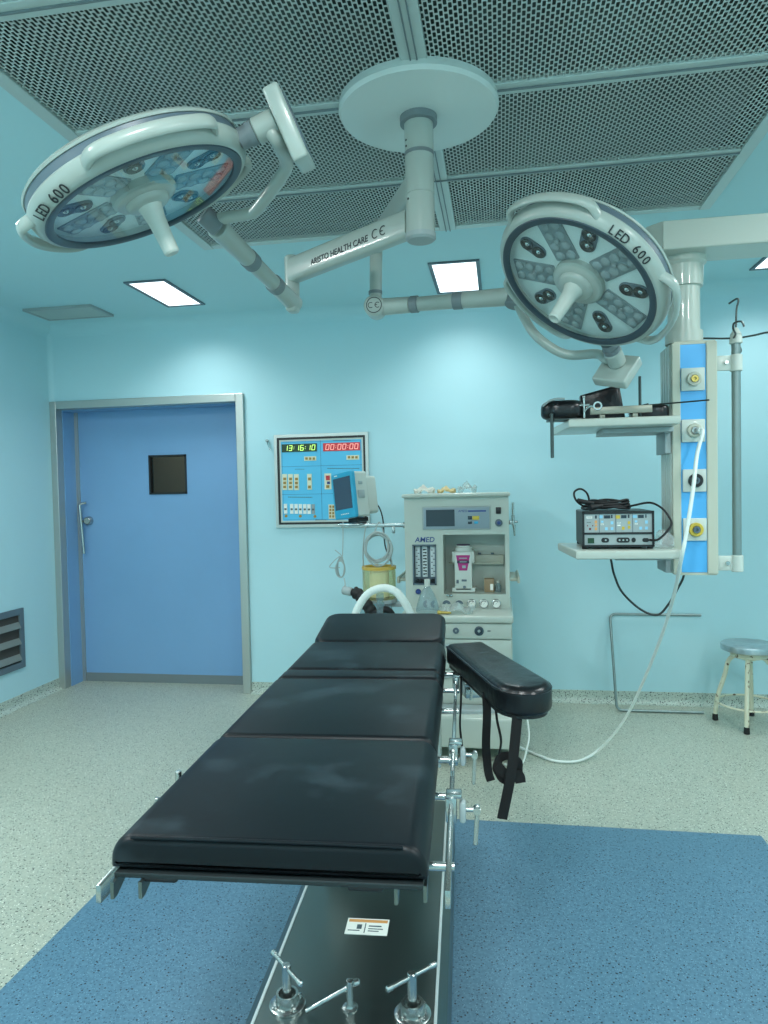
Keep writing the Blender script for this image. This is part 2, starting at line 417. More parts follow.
for y0, y1 in ys[1:-1]: b.span((GX0+.05, (y0+y1)/2-.004, GZ-.010), (GX1-.05, (y0+y1)/2+.002, GZ-.003))
b.span((-.247, GY0, GZ-.011), (-.243, GY1, GZ-.004)); b.span((-.227, GY0, GZ-.011), (-.223, GY1, GZ-.004))
obj('joint_strip', b, 'grey_plastic', fr, smooth=False)
for (xa, xb) in ((xs[0][1], xs[1][0]), (xs[1][1], xs[2][0])):
    for (ya, yb) in zip([q[1] for q in ys[:-1]], [q[0] for q in ys[1:]]):
        obj('perforated_panel', B().span((xa-.004, ya-.004, GZ+.003), (xb+.004, yb+.004, GZ+.0042)), 'perforated_steel', t, smooth=False)
b = B(); b.span((GX0, GY0, GZ+.22), (GX1, GY1, GZ+.24))
for q in (((GX0-.005, GY0), (GX0, GY1)), ((GX1, GY0), (GX1+.005, GY1)), ((GX0, GY0-.005), (GX1, GY0)), ((GX0, GY1), (GX1, GY1+.005))):
    b.span((q[0][0], q[0][1], GZ+.021), (q[1][0], q[1][1], GZ+.24))
obj('plenum', b, 'filter_dark', t, smooth=False)

# ceiling lights in view
def ceiling_light(cx, cy, sx, sy, label):
    t = thing('ceiling_light', label, 'ceiling light', (cx, cy, H), 'recessed ceiling light panels')
    b = B(); e = .022
    for a, c_ in (((-sx/2-e, -sy/2-e), (-sx/2, sy/2+e)), ((sx/2, -sy/2-e), (sx/2+e, sy/2+e)), ((-sx/2, -sy/2-e), (sx/2, -sy/2)), ((-sx/2, sy/2), (sx/2, sy/2+e))):
        b.span((cx+a[0], cy+a[1], H-.010), (cx+c_[0], cy+c_[1], H), .002)
    obj('frame', b, 'slate', t, smooth=False)
    obj('diffuser', B().span((cx-sx/2, cy-sy/2, H-.005), (cx+sx/2, cy+sy/2, H-.001)), 'light_panel', t, smooth=False, label='bright white glowing panel')
ceiling_light(-2.135, 4.36, .235, .55, 'long bright ceiling light above the blue door')
ceiling_light(-.245, 4.45, .255, .60, 'square-looking bright ceiling light between the two surgical lamps')
ceiling_light(1.69, 4.40, .245, .58, 'bright ceiling light cut off at the right edge, behind the pendant arm')
t = thing('ceiling_vent', 'flat grey ceiling access panel in the left back corner', 'vent', (-3.01, 4.62, H))
obj('panel', B().span((-3.25, 4.495, H-.014), (-2.77, 4.75, H-.006), .002), 'vent_grey', t, smooth=False)
b = B()
for a, c_ in (((-3.27, 4.475), (-3.25, 4.77)), ((-2.77, 4.475), (-2.75, 4.77)), ((-3.25, 4.475), (-2.77, 4.495)), ((-3.25, 4.75), (-2.77, 4.77))): b.span((a[0], a[1], H-.018), (c_[0], c_[1], H), .002)
obj('frame', b, 'mid_grey', t, smooth=False)

# return air grille, left wall
t = thing('air_return_grille', 'grey framed louvred air return grille low in the left wall', 'vent', (XL, 4.2, .28))
y0, y1, z0, z1 = 3.92, 4.57, .275, .706
b = B()
for a, c_ in (((y0, z0), (y0+.045, z1)), ((y1-.045, z0), (y1, z1)), ((y0+.045, z0), (y1-.045, z0+.045)), ((y0+.045, z1-.045), (y1-.045, z1))):
    b.span((XL, a[0], a[1]), (XL+.016, c_[0], c_[1]), .002)
obj('frame', b, 'slate', t, smooth=False)
obj('backing', B().span((XL+.001, y0+.045, z0+.045), (XL+.003, y1-.045, z1-.045)), 'duct_dark', t, smooth=False)
for k in range(3):
    zc = z0+.085+k*.115
    obj('blade', B().box((XL+.011, (y0+y1)/2, zc), (.004, y1-y0-.09, .05), rot=Matrix.Rotation(R(-28), 4, 'Y')).box((XL+.019, (y0+y1)/2, zc-.022), (.006, y1-y0-.09, .007)), 'blade', t, smooth=False)

# ------------------------------------------------------------------ operating table
TY, TX = 1.10, -.392
TM = rotz((TX, TY, 0), 2.9)
t = thing('operating_table', 'black padded operating table with stainless steel base in the middle of the room', 'operating table', TM)
def pad(name, y0, y1, hw, z0=.862, z1=.92, rx=.034, cx=-.005, re=.015):
    """cushion with broad rolled long edges and crisp piped ends"""
    sec = [(hw-.004, z0), (hw, z0+.004)]
    for k in range(9):
        a = PI/2*k/8; sec.append((hw-rx*(1-math.cos(a)), z0+.014+(z1-z0-.014)*math.sin(a)))
    sec = [(x+cx, z) for x, z in sec]+[(cx-(x), z) for x, z in sec[::-1]]
    b = B(TM); b.slab(sec, 0, y1-y0, re, re, 4, frame((0, y1, 0), (1, 0, 0), (0, -1, 0))); return obj(name, b, 'vinyl_pad', t, ang=60)
def plan_pad(name, y0, y1, hw, z0=.862, z1=.92, rt=.022, X=None, rc=.03, cx=-.005):
    b = B(TM); b.slab(rrect(2*hw, y1-y0, rc, 5, cx, (y0+y1)/2), z0, z1, rt, .006, 5, X); return obj(name, b, 'vinyl_pad', t, ang=60)
fp = pad('leg_cushion', 0, .495, .272, rx=.038)
b = B(TM); b.tube([(-.272+.036, .001, .9195), (-.1, .001, .9205), (.1, .001, .9205), (.262-.034, .001, .9195)], .003, 8); obj('piping', b, 'vinyl_pad', fp)
pad('seat_cushion', .505, 1.018, .268)
pad('waist_cushion', 1.028, 1.124, .266)
pad('back_cushion', 1.134, 1.545, .264)
HX = Matrix.Translation((0, 1.555, .862)) @ Matrix.Rotation(R(9), 4, 'X') @ Matrix.Translation((0, -1.555, -.862))
plan_pad('head_cushion', 1.555, 1.90, .256, X=HX, rc=.06)
b = B(TM)
for y0, y1 in ((-.005, .497), (.505, 1.125), (1.132, 1.545)): b.span((-.266, y0, .852), (.260, y1, .861), .002)
b.box((0, 1.72, .873), (.46, .31, .018), .004, Matrix.Rotation(R(9), 4, 'X'))
obj('top_tray', b, 'tray_dark', t, smooth=False)
for s in (-1, 1):                         # accessory rails carried on standoffs
    x = s*.298
    for y0, y1 in ((.0 if s < 0 else .03, .50), (.53, 1.10), (1.14, 1.53)):
        b = B(TM); b.span((x-.005, y0, .802), (x+.005, y1, .834), .002)
        rl = obj('side_rail', b, 'steel', t)
        for yy in (y0+.10, y1-.08): obj('standoff', B(TM).cyl((s*.255, yy, .82), (x+s*.010, yy, .82), .008), 'steel', rl)
for x, y in ((-.262, -.02), (-.215, -.015), (.215, .0), (.262, .01)):   # hanging hinge plates at the foot end
    b = B(TM); X = frame((x-.003, y, .8515), (0, 1, 0), (1, 0, 0))
    b.slab([(0, -.028), (.012, -.028), (.07, 0), (0, 0)], 0, .006, X=X); obj('foot_bracket', b, 'brushed_steel', t, smooth=False)
for x in (-.185, .165): obj('tray_clip', B(TM).box((x, .015, .851), (.06, .04, .012), .005), 'black_rubber', t)
# base with sloping flanks
BX = .022
bp = B(TM); y0, y1 = .50, 1.78
prof = [(-.225, .200), (.225, .200), (.250, .165), (.254, .03), (-.262, .03), (-.256, .165)]
for yy in (y0, y1): pass
va = [bp.bm.verts.new((BX+x, y0, z)) for x, z in prof]; vb = [bp.bm.verts.new((BX+x, y1, z)) for x, z in prof]
for k in range(6): bp.bm.faces.new((va[k], va[(k+1) % 6], vb[(k+1) % 6], vb[k]))
bp.bm.faces.new(va); bp.bm.faces.new(vb[::-1])
base = obj('base', bp, 'brushed_steel', t, smooth=False)
b = B(TM)
for s in (-1, 1): b.span((BX+s*.223-.004, y0, .199), (BX+s*.223+.004, y1, .2035), .001)
b.span((BX-.225, y0-.002, .199), (BX+.225, y0+.006, .2035), .001)
obj('base_trim', b, 'trim_white', base, smooth=False)
b = B(TM)
for x in (-.2, .2):
    for y in (.62, 1.66): obj('base_foot', B(TM).cyl((BX+x, y, 0.0005), (BX+x, y, .032), .035, .03), 'black_rubber', base)
b = B(TM); b.span((-.15, 1.19, .2), (.17, 1.62, .45), .01); b.span((-.13, 1.22, .45), (.15, 1.59, .64), .01); b.span((-.11, 1.25, .64), (.13, 1.56, .80), .008); b.span((-.20, .75, .80), (.20, 1.62, .838), .006)
obj('column', b, 'brushed_steel', t)
sk = obj('rating_plate', B(TM @ rotz((.028, .915, .2), 0)).box((0, 0, .0007), (.126, .076, .0014)), 'paper', t, smooth=False, label='white printed rating sticker')
SX_ = TM @ rotz((.028, .915, .2014), 0) @ Matrix.Diagonal((1.46, 1.3, 1, 1))
b = B(SX_); b.box((0, .020, .0003), (.08, .010, .0006)); obj('sticker_band', b, 'orange', sk, smooth=False)
b = B(SX_); b.box((-.004, -.006, .0003), (.002, .034, .0006)); b.box((-.016, -.002, .0003), (.010, .016, .0006)); b.box((.016, .002, .0003), (.026, .004, .0006)); b.box((.018, -.008, .0003), (.03, .003, .0006)); b.box((.014, -.016, .0003), (.022, .003, .0006)); b.box((-.026, -.016, .0003), (.024, .003, .0006))
obj('sticker_print', b, 'ink_grey', sk, smooth=False)
def floor_lock(x, y, ang):
    X = TM @ rotz((x, y, .2), 0)
    b = B(X); b.lathe([(.046, 0), (.046, .007), (.043, .009), (.030, .010), (.028, .034), (.022, .034), (.021, .006), (0, .006)], 32)
    for k in range(4):
        a = R(45+90*k); b.lathe([(.006, 0), (.006, .005), (0, .006)], 10, Matrix.Translation((.037*math.cos(a), .037*math.sin(a), .009)))
    k = obj('floor_lock', b, 'steel', t)
    obj('spindle', B(X).cyl((0, 0, .006), (0, 0, .108), .0115, bev=.002), 'steel', k)
    X = X @ Matrix.Translation((0, 0, .098)) @ Matrix.Rotation(R(ang), 4, 'Z')
    b = B(X); b.cyl((-.07, 0, .0), (.07, 0, .0), .0055)
    for s in (-1, 1): b.cyl((s*.058, 0, .0), (s*.078, 0, .0), .0075, bev=.003)
    obj('tee_handle', b, 'steel', k)
floor_lock(-.130, .580, -48); floor_lock(.188, .575, 42)
X = TM @ rotz((.030, .585, .2), 0)
b = B(X); b.lathe([(.020, 0), (.020, .004), (.012, .006), (.009, .012), (.009, .072), (0, .074)], 24); k = obj('brake_crank', b, 'steel', t)
b = B(X); b.cyl((.016, .006, .062), (-.105, -.035, .012), .006); b.cyl((.008, .003, .062), (.024, .009, .063), .0095, bev=.003); obj('crank_arm', b, 'steel', k)
def rail_clamp(x, y, s, drop=.075, flip=1):
    """clamp on the side rail with screw and tee bar"""
    b = B(TM); b.span((x-.012, y-.015, .790), (x+.012, y+.015, .846), .004); b.box((x+s*.006, y, .849), (.034, .032, .010), .003)
    c_ = obj('rail_clamp', b, 'steel', t)
    obj('clamp_pad', B(TM).box((x+s*.024, y, .812), (.014, .028, .046), .006), 'mid_grey', c_)
    b = B(TM); b.cyl((x+s*.025, y, .815), (x+s*.062, y, .815), .005); b.cyl((x+s*.056, y-.002, .827), (x+s*.050, y-.002, .815-drop), .005, bev=.002); b.cyl((x+s*.054, y-.010, .815), (x+s*.054, y+.010, .815), .008)
    obj('clamp_screw', b, 'steel', c_)
rail_clamp(.298, .37, 1); rail_clamp(.298, .68, 1); rail_clamp(.298, 1.32, 1, .05); rail_clamp(-.298, .36, -1, .05)
b = B(TM); b.cyl((-.304, .36, .854), (-.304, .36, .888), .007, bev=.002); obj('clamp_post', b, 'steel', t)
b = B(TM); b.span((.245, .88, .70), (.257, 1.0, .851)); b.span((.257, .92, .70), (.33, .935, .712)); obj('side_frame', b, 'steel', t)

# arm board
AA, AT = Vector((-.135, 2.60, 0)), Vector((.088, 2.0, 0))
ad = (AT-AA).normalized(); AL = (AT-AA).length
AM = frame(AA+Vector((0, 0, .872)), ad, (0, 0, 1))          # x along the board
t = thing('arm_board', 'black padded arm board angled off the right side of the operating table', 'arm board', AM)
b = B(AM)
L_, W0, W1 = AL, .072, .086
out = [(0, -W0), (L_-.10, -W1)] + [(L_-.10+.10*math.cos(R(a)), W1*math.sin(R(a))) for a in range(-80, 81, 16)] + [(L_-.10, W1), (0, W0)]
b.slab(out, -.020, .062, .026, .014, 5); obj('cushion', b, 'vinyl_worn', t, ang=60)
b = B(AM); b.slab([(p[0]*.97+.005, p[1]*.9) for p in out], -.030, -.0202); obj('board', b, 'black_plastic', t)
b = B(AM); b.tube([(p[0]*.995, p[1]*.985, .045) for p in out], .004, 6, True); obj('piping', b, 'vinyl_worn', t)
b = B(AM); b.span((-.02, -.012, -.064), (.25, .012, -.0365), .003); b.cyl((.06, 0, -.05), (.06, 0, -.10), .012); b.span((.03, -.03, -.125), (.09, .03, -.09), .004); obj('mount_bar', b, 'steel', t)
rib = lambda w: [(-w/2, -.0011), (w/2, -.0011), (w/2, .0011), (-w/2, .0011)]
def strap(pts, w, up=(.3, -1, 0)):
    return obj('strap', B().sweep(spline(pts, 6), rib(w), up=up, fixed=True), 'black_web', t)
strap([at(486, 692, 2.16), at(487, 715, 2.15), at(486, 745, 2.14), at(488, 770, 2.13), at(491, 781, 2.12)], .026)
strap([at(495, 700, 2.12), at(497, 720, 2.11), at(501, 740, 2.10), at(499, 756, 2.10), at(497, 775, 2.10)], .012, (1, -.5, 0))
strap([at(518, 708, 2.02), at(516, 730, 2.01), at(513, 760, 2.0), at(509, 785, 1.99), at(502, 819, 1.98)], .030)
strap([at(461, 676, 2.4), at(461, 700, 2.4), at(460, 725, 2.38), at(462, 745, 2.37), at(464, 762, 2.36)], .011, (1, -.5, 0))
cc = at(508, 768, 2.02); X = frame(cc, (1, .2, 0), (.25, -1, .2))
loop = [X @ Vector((.034*math.cos(a)*(1 if i % 2 else .9), .034*math.sin(a), .006*math.sin(2*a))) for i, a in enumerate([2*PI*k/14 for k in range(14)])]
obj('strap_loop', B().sweep(spline(loop, 3, True), [(-.011, -.004), (.011, -.004), (.011, .004), (-.011, .004)], up=(.25, -1, .2), closed=True, fixed=True), 'black_web', t)
strap([X @ Vector(p) for p in ((-.034, .010, .012), (-.015, -.012, .016), (.010, -.018, .016), (.028, -.02, .012), (.032, -.04, .01))], .030)

# ------------------------------------------------------------------ surgical lamps
CX, CY = -.252, 2.412
t = thing('ceiling_mount', 'round white ceiling canopy and column carrying both surgical lamps', 'ceiling mount', (CX, CY, GZ-.012))
obj('canopy', B(Matrix.Translation((CX, CY, 0))).lathe([(0, 2.808), (.258, 2.808), (.268, 2.802), (.270, 2.778), (.262, 2.766), (.06, 2.760), (0, 2.760)], 72), 'canopy_white', t)
cl = obj('column', B(Matrix.Translation((CX, CY, 0))).lathe([(.049, 2.760), (.049, 2.50), (.047, 2.498), (.049, 2.496), (.049, 2.36), (0, 2.36)], 40), 'lamp_white', t)
obj('collar', B(Matrix.Translation((CX, CY, 0))).lathe([(.050, 2.764), (.063, 2.764), (.063, 2.738), (.050, 2.736)], 40), 'grey_plastic', cl)
obj('seam_ring', B(Matrix.Translation((CX, CY, 0))).ring(.048, .0505, 2.628, 2.640, 40), 'grey_plastic', cl)
obj('end_cap', B(Matrix.Translation((CX, CY, 0))).lathe([(.052, 2.368), (.052, 2.352), (.044, 2.345), (0, 2.345)], 40), 'mid_grey', cl)
b = B(Matrix.Translation((CX, CY, 0)))
for z, a in ((2.675, 215), (2.655, 215), (2.478, 222)):
    d_ = Vector((math.cos(R(a)), math.sin(R(a)), 0)); b.cyl(d_*.047+Vector((0, 0, z)), d_*.0505+Vector((0, 0, z)), .004, seg=10)
obj('screw', b, 'ink', cl)

def lamp_head(t, C, n, pivot_deg, mod_off, box=(.185, .034)):
    n = Vector(n).normalized(); a = (Vector((1, 0, 0))-n*n.x).normalized(); bb = n.cross(a)
    x = a*math.cos(R(pivot_deg))+bb*math.sin(R(pivot_deg))
    X = frame(C, x, n)                        # local: z out of the lamp face, x to the pivot
    rimp = [(.262, -.004), (.266, .003), (.274, .004), (.281, .0), (.290, -.011), (.2955, -.026), (.296, -.037), (.291, -.043), (.262, -.043)]
    hs = obj('housing', B(X).lathe(rimp+[rimp[0]], 96, cap=False), 'lamp_white', t)
    obj('seam_band', B(X).lathe([(.275, -.0431), (.287, -.0431), (.287, -.065), (.275, -.065)], 96), 'slate', t)
    obj('back_cover', B(X).lathe([(.275, -.0652), (.290, -.0655), (.292, -.071), (.282, -.080), (.20, -.101), (.08, -.111), (0, -.111)], 96), 'lamp_white', t)
    obj('glass_ring', B(X).lathe([(.247, .0035), (.252, .0065), (.268, .0065), (.271, .003), (.268, -.003), (.247, -.003), (.247, .0035)], 96, cap=False), 'dark_ring', t)
    obj('face_plate', B(X).lathe([(0, -.024), (.262, -.024), (.262, -.03), (0, -.03)], 96), 'face_plate', t)
    obj('glass', B(X).ring(.0605, .249, -.001, .001, 96), 'lamp_glass', t)
    for k in range(5):
        A = X @ Matrix.Rotation(R(mod_off+72*k), 4, 'Z')
        mo = B(A); mo.slab(rrect(.155, .088, .004, 2, .164, 0), -.0238, -.0205); mo = obj('led_module', mo, 'module_grey', t, smooth=False)
        b = B(A)
        for i in range(4):
            for j in (-1, 1):
                b.lathe([(.0168, 0), (.0155, .004), (.009, .007), (0, .008)], 16, Matrix.Translation((.105+.039*i, j*.021, -.0206)))
        b.lathe([(.008, 0), (.007, .009), (0, .011)], 12, Matrix.Translation((.165, 0, -.0206)))
        obj('lens_cluster', b, 'lens_grey', mo)
        A = X @ Matrix.Rotation(R(mod_off+36+72*k), 4, 'Z')
        tw = B(A); tw.slab(rrect(.098, .054, .0269, 8, .185, 0), -.0238, -.0185, .002); tw = obj('spot_module', tw, 'slate', t)
        for r_ in (.1625, .2075):
            A2 = A @ Matrix.Translation((r_, 0, -.0185))
            obj('spot_lens', B(A2).lathe([(.0225, 0), (.0225, .003), (.0195, .003), (.014, .0008), (0, .0008)], 20), 'lens_dark', tw)
            obj('spot_core', B(A2).lathe([(.008, .0009), (.005, .004), (0, .005)], 12), 'chrome', tw)
    hub = B(X); hub.lathe([(0, -.0238), (.088, -.0238), (.088, -.006), (.078, .003), (.060, .005), (.058, .014), (.051, .020), (.032, .022), (0, .022)], 48)
    hub = obj('hub', hub, 'lamp_white', t)
    obj('sterile_handle', B(X).lathe([(.033, .0215), (.029, .034), (.0245, .06), (.021, .130), (.021, .145), (.017, .150), (.011, .148), (0, .142)], 32), 'white_plastic', hub)
    for k in (60, 180, -60):                  # three arched grips round the rim
        A = X @ Matrix.Rotation(R(k), 4, 'Z'); w_ = 34
        pts = []
        for i in range(13):
            f_ = i/12*2-1; ang = R(f_*w_); rr = .283+.037*min(1, (1-abs(f_))*4.2)**.7
            pts.append((rr*math.cos(ang), rr*math.sin(ang), -.024))
        sec = [(.010*math.cos(q)*1.0, .017*math.sin(q)) for q in [2*PI*i/12 for i in range(12)]]
        obj('grip', B(A).sweep(spline(pts, 3), sec, up=(0, 0, 1), fixed=True), 'lamp_white', t)
    b = B(X)                                  # lettering set round the rim
    step = 4.5; word = 'LED 600'
    for i, ch in enumerate(word):
        if ch == ' ': continue
        ang = R(122+step*(len(word)-1)/2-step*i)
        r_ = .2838; up = Vector((math.cos(ang), math.sin(ang), 0)); sl = Vector((up.x*.70, up.y*.70, -.71)).normalized()
        p = up*r_+Vector((0, 0, -.0022)); rd = Vector((math.sin(ang), -math.cos(ang), 0))
        nn = rd.cross(sl)
        F = Matrix(((rd.x, sl.x, nn.x, p.x), (rd.y, sl.y, nn.y, p.y), (rd.z, sl.z, nn.z, p.z), (0, 0, 0, 1)))
        b.text(ch, .036, F @ Matrix.Translation((0, .002, .0016)), .0008, bold=.0004)
    obj('lettering', b, 'ink', hs, smooth=False, label='LED 600 in dark lettering')
    zo = -.024                                # side pivot and control box
    obj('pivot_collar', B(X).cyl((.29, 0, zo), (.315, 0, zo), .027).cyl((.314, 0, zo), (.332, 0, zo), .030), 'grey_plastic', t)
    obj('pivot_hub', B(X).cyl((.333, 0, zo), (.395, 0, zo), .032, bev=.004), 'lamp_white', t)
    bx = B(X); bx.box((.417, 0, zo+box[1]), (.042, .135, box[0]), .008, seg=3); bx = obj('control_box', bx, 'lamp_white', t)
    b = B(X); b.box((.4385, 0, zo+box[1]), (.004, .105, box[0]-.05), .0015); obj('control_pad', b, 'slate', bx)
    return X, zo
def tube_part(name, pts, r, t, m='lamp_white', n=8, seg=16, scale=None):
    return obj(name, B().tube(spline(pts, n) if n else pts, r, seg, scale=scale), m, t)
def spring_arm(t, J, K, rj=.036):
    """articulated tube from joint J to knuckle K with two grey rings"""
    J, K = Vector(J), Vector(K); d_ = K-J; p = lambda f: J+d_*f
    b = B(); b.cyl(p(-.04), p(.24), .036, .033, 24, .008); b.cyl(p(.29), p(.56), .029, .030, 24); b.cyl(p(.62), p(.95), .032, .036, 24, .004)
    a = obj('spring_arm', b, 'lamp_white', t)
    for f0, f1 in ((.235, .295), (.555, .625)):
        obj('arm_ring', B().cyl(p(f0), p(f1), .0345, bev=.002, seg=24), 'grey_plastic', a)
def ce_mark(b, X, s):
    """the two round letters C and E as arcs"""
    b.ring(s*.78, s, 0, .0007, 20, X @ Matrix.Translation((-s*1.15, 0, 0)), 50, 310); b.ring(s*.78, s, 0, .0007, 20, X @ Matrix.Translation((s*1.25, 0, 0)), 50, 310)
    T = b.T; v0 = len(b.bm.verts)
    for p in ((s*.3, -s*.11), (s*1.0, -s*.11), (s*1.0, s*.11), (s*.3, s*.11)): pass
    X2 = X @ Matrix.Translation((s*.80, 0, .00035)); b.box((X2.translation), (s*.75, s*.22, .0007), rot=X2.to_quaternion().to_matrix().to_4x4()); return b
def horizontal_arm(t, A, E, h0, h1, th, tag_text=None):
    A, E = Vector(A), Vector(E); d_ = E-A; L_ = d_.length
    X = frame(A, d_, (0, 0, 1)); b = B(X); n = 10
    rows = []
    for i in range(n+1):
        f = i/n; h = h0+(h1-h0)*f
        sec = rrect(th, h, th*.35, 4)
        rows.append([b.bm.verts.new((f*L_, s_, z_)) for s_, z_ in sec])
    for r0, r1 in zip(rows, rows[1:]):
        for k in range(len(r0)): b.bm.faces.new((r0[k], r1[k], r1[(k+1) % len(r0)], r0[(k+1) % len(r0)]))
    b.bm.faces.new(rows[0]); b.bm.faces.new(rows[-1])
    return obj('extension_arm', b, 'lamp_white', t), X, L_

# left lamp
LC, LN = Vector((-.904, 1.748, 2.278)), Vector((.357, .204, -.911))
t = thing('surgical_light', 'larger tilted surgical lamp on the left with LED 600 on its rim', 'surgical lamp', (LC.x, LC.y, LC.z), 'surgical lamps')
X, zo = lamp_head(t, LC, LN, -6, 37)
E1 = Vector((-.838, 2.85, 2.405)); A1 = Vector((CX, CY, 2.418)); d1 = (E1-A1).normalized()
arm, AX, AL_ = horizontal_arm(t, A1+d1*.047, E1, .098, .104, .058)
side = Vector((d1.y, -d1.x, 0));  side = side if side.y < 0 else -side      # face toward the room
TXF = frame(A1+d1*(.047+AL_*.515)+side*.0303+Vector((0, 0, -.003)), -d1, side)
b = B(); b.text('ARISTO HEALTH CARE', .033, TXF, .0006, bold=.0004); obj('lettering', b, 'ink', arm, smooth=False, label='ARISTO HEALTH CARE in dark lettering')
b = B(); ce_mark(b, frame(A1+d1*.175+side*.0300+Vector((0, 0, .002)), -d1, side), .017); obj('ce_mark', b, 'ink', arm, smooth=False)
J1 = E1+Vector((0, 0, -.115))
b = B(); b.cyl(E1+Vector((0, 0, .074)), J1+Vector((0, 0, -.01)), .030, bev=.006); b.box(J1+Vector((0, 0, -.006)), (.05, .07, .075), .016, seg=3); obj('pivot_post', b, 'lamp_white', t)
K1 = Vector((-.888, 2.14, 2.362))
spring_arm(t, J1, K1)
b = B(); kd = Vector((-.55, -.55, .55)).normalized(); b.cyl(K1-kd*.03, K1+kd*.035, .031, bev=.004, seg=24); kn = obj('knuckle', b, 'grey_plastic', t)
Q = X @ Vector((.366, 0, zo))
tube_part('yoke', [Q, X @ Vector((.376, .0, .02)), at(285, 158, 1.86), at(284, 172, 1.93), at(258, 208, 2.08), at(247, 214, 2.11), K1+Vector((.035, 0, .008)), K1], .0185, t, n=6)

# right lamp
RC, RN = Vector((.256, 2.375, 2.152)), Vector((-.516, -.347, -.783))
t = thing('surgical_light', 'surgical lamp on the right facing the camera, in front of the supply pendant post', 'surgical lamp', (RC.x, RC.y, RC.z), 'surgical lamps')
X, zo = lamp_head(t, RC, RN, -62, 185, (.125, .018))
E2 = Vector((-.495, 2.95, 2.53)); A2 = Vector((CX, CY, 2.555)); d2 = (E2-A2).normalized()
arm, AX, AL_ = horizontal_arm(t, A2+d2*.047, E2+d2*.02, .10, .09, .055)
J2 = Vector((-.505, 2.95, 2.272))
b = B(); b.cyl(E2+Vector((0, 0, .045)), J2+Vector((0, 0, .03)), .027, .026, bev=.004); b.cyl(J2+Vector((0, -.042, 0)), J2+Vector((0, .04, 0)), .045, bev=.008, seg=28); pp = obj('pivot_post', b, 'lamp_white', t)
g = B(); X3 = frame(E2+Vector((0, -.012, -.045)), d2*-1, (d2.y*-1, d2.x, 0)); 
g.slab([(0, 0), (0, -.15), (.015, -.15), (.13, 0)], -.01, .01, X=frame(E2+Vector((0, 0, -.04)), d2*-1, d2.cross(Vector((0, 0, 1))).normalized()) )
obj('gusset', g, 'lamp_white', t, smooth=False)
b = B(); F = frame(J2+Vector((0, -.0425, 0)), (1, 0, 0), (0, -1, 0)); b.ring(.030, .033, 0, .0008, 32, F); ce_mark(b, F, .012); obj('ce_roundel', b, 'ink', pp, smooth=False)
b = B(); b.ring(.0265, .029, J2.z+.055, J2.z+.068, 24, Matrix.Translation((J2.x, J2.y, 0))); obj('stop_ring', b, 'grey_plastic', pp)
K2 = at(516, 296, 2.84)
spring_arm(t, J2+Vector((.02, 0, 0)), K2)
b = B(); kd = Vector((.3, .2, 1)).normalized(); b.cyl(K2-kd*.045, K2+kd*.04, .036, bev=.004, seg=24); obj('knuckle', b, 'grey_plastic', t)
Q = X @ Vector((.365, 0, zo))
tube_part('yoke', [K2, K2+Vector((.01, -.01, -.045)), at(533, 332, 2.76), at(552, 348, 2.74), at(570, 355, 2.73), X @ Vector((.378, -.09, zo-.02)), X @ Vector((.378, -.04, zo)), Q], .0175, t, n=6)

# ------------------------------------------------------------------ supply pendant
PX0, PX1, PY0, PY1, PZ0, PZ1 = .664, .828, 2.90, 3.07, 1.147, 2.046
t = thing('supply_pendant', 'white ceiling supply pendant with blue gas outlet panel and two shelves', 'supply pendant', (.77, 3.0, H))
b = B(); b.span((.622, 2.83, 2.388), (2.2, 3.02, 2.497), .006)
b.slab([(0, .05), (.047, 0), (.047, .18), (0, .13)], 0, .105, X=Matrix.Translation((.575, 2.832, 2.39)))
arm = obj('ceiling_arm', b, 'white_enamel', t, smooth=False)
b = B(); b.cyl((1.9, 2.92, 2.497), (1.9, 2.92, H), .09); obj('arm_flange', b, 'white_enamel', t)
pc = Matrix.Translation((.730, 2.965, 0))
ps = obj('post', B(pc).lathe([(.060, 2.389), (.060, 2.10), (.070, 2.10), (.070, 2.053), (0, 2.053)], 36), 'white_enamel', t)
obj('post_collar', B(pc).lathe([(.084, 2.3885), (.084, 2.365), (.074, 2.355), (.071, 2.275), (.0605, 2.272)], 36), 'white_enamel', ps)
cb = B(); cb.span((PX0+.012, PY0, PZ0), (PX1, PY1, PZ1), .003)
cb = obj('column_body', cb, 'cream', t, smooth=False)
for k in range(4):                       # extruded ribs down the left flank
    y = PY0+.025+k*.041; b = B(); b.box((PX0+.006, y, (PZ0+PZ1)/2), (.020, .036, PZ1-PZ0-.004), .007, seg=3); obj('flank_rib', b, 'white_enamel', cb)
b = B(); b.span((PX0+.002, PY0-.010, PZ0), (PX0+.034, PY0+.006, PZ1), .004); b.span((PX1-.036, PY0-.012, PZ0), (PX1+.004, PY0+.01, PZ1), .004); b.span((PX0+.012, PY0-.004, PZ1-.006), (PX1, PY1, PZ1+.006)); b.span((PX0+.012, PY0-.006, PZ0-.004), (PX1, PY1, PZ0+.006))
obj('edge_profile', b, 'cream', t, smooth=False)
bp = obj('outlet_panel', B().span((PX0+.034, PY0-.005, PZ0+.007), (PX1-.036, PY0+.002, PZ1-.007)), 'blue_panel', t, smooth=False)
for i, z in enumerate((1.903, 1.705, 1.512, 1.322)):
    x = .7425+(.003 if i > 1 else 0); b = B(); b.box((x, PY0-.011, z), (.086, .012, .088), .003); o_ = obj('gas_outlet', b, 'white_plastic', t)
    F = frame((x+.002, PY0-.017, z), (1, 0, 0), (0, -1, 0))
    obj('outlet_ring', B(F).lathe([(.027, 0), (.027, .011), (.025, .014), (.016, .014), (.014, .010), (0, .010)], 28), ('cream', 'cream', 'black_plastic', 'yellow')[i], o_)
    obj('outlet_socket', B(F).lathe([(.013, .0101), (.013, .019), (.006, .019), (.005, .012), (0, .012)], 20), ('brass', 'mid_grey', 'slate', 'slate')[i], o_)
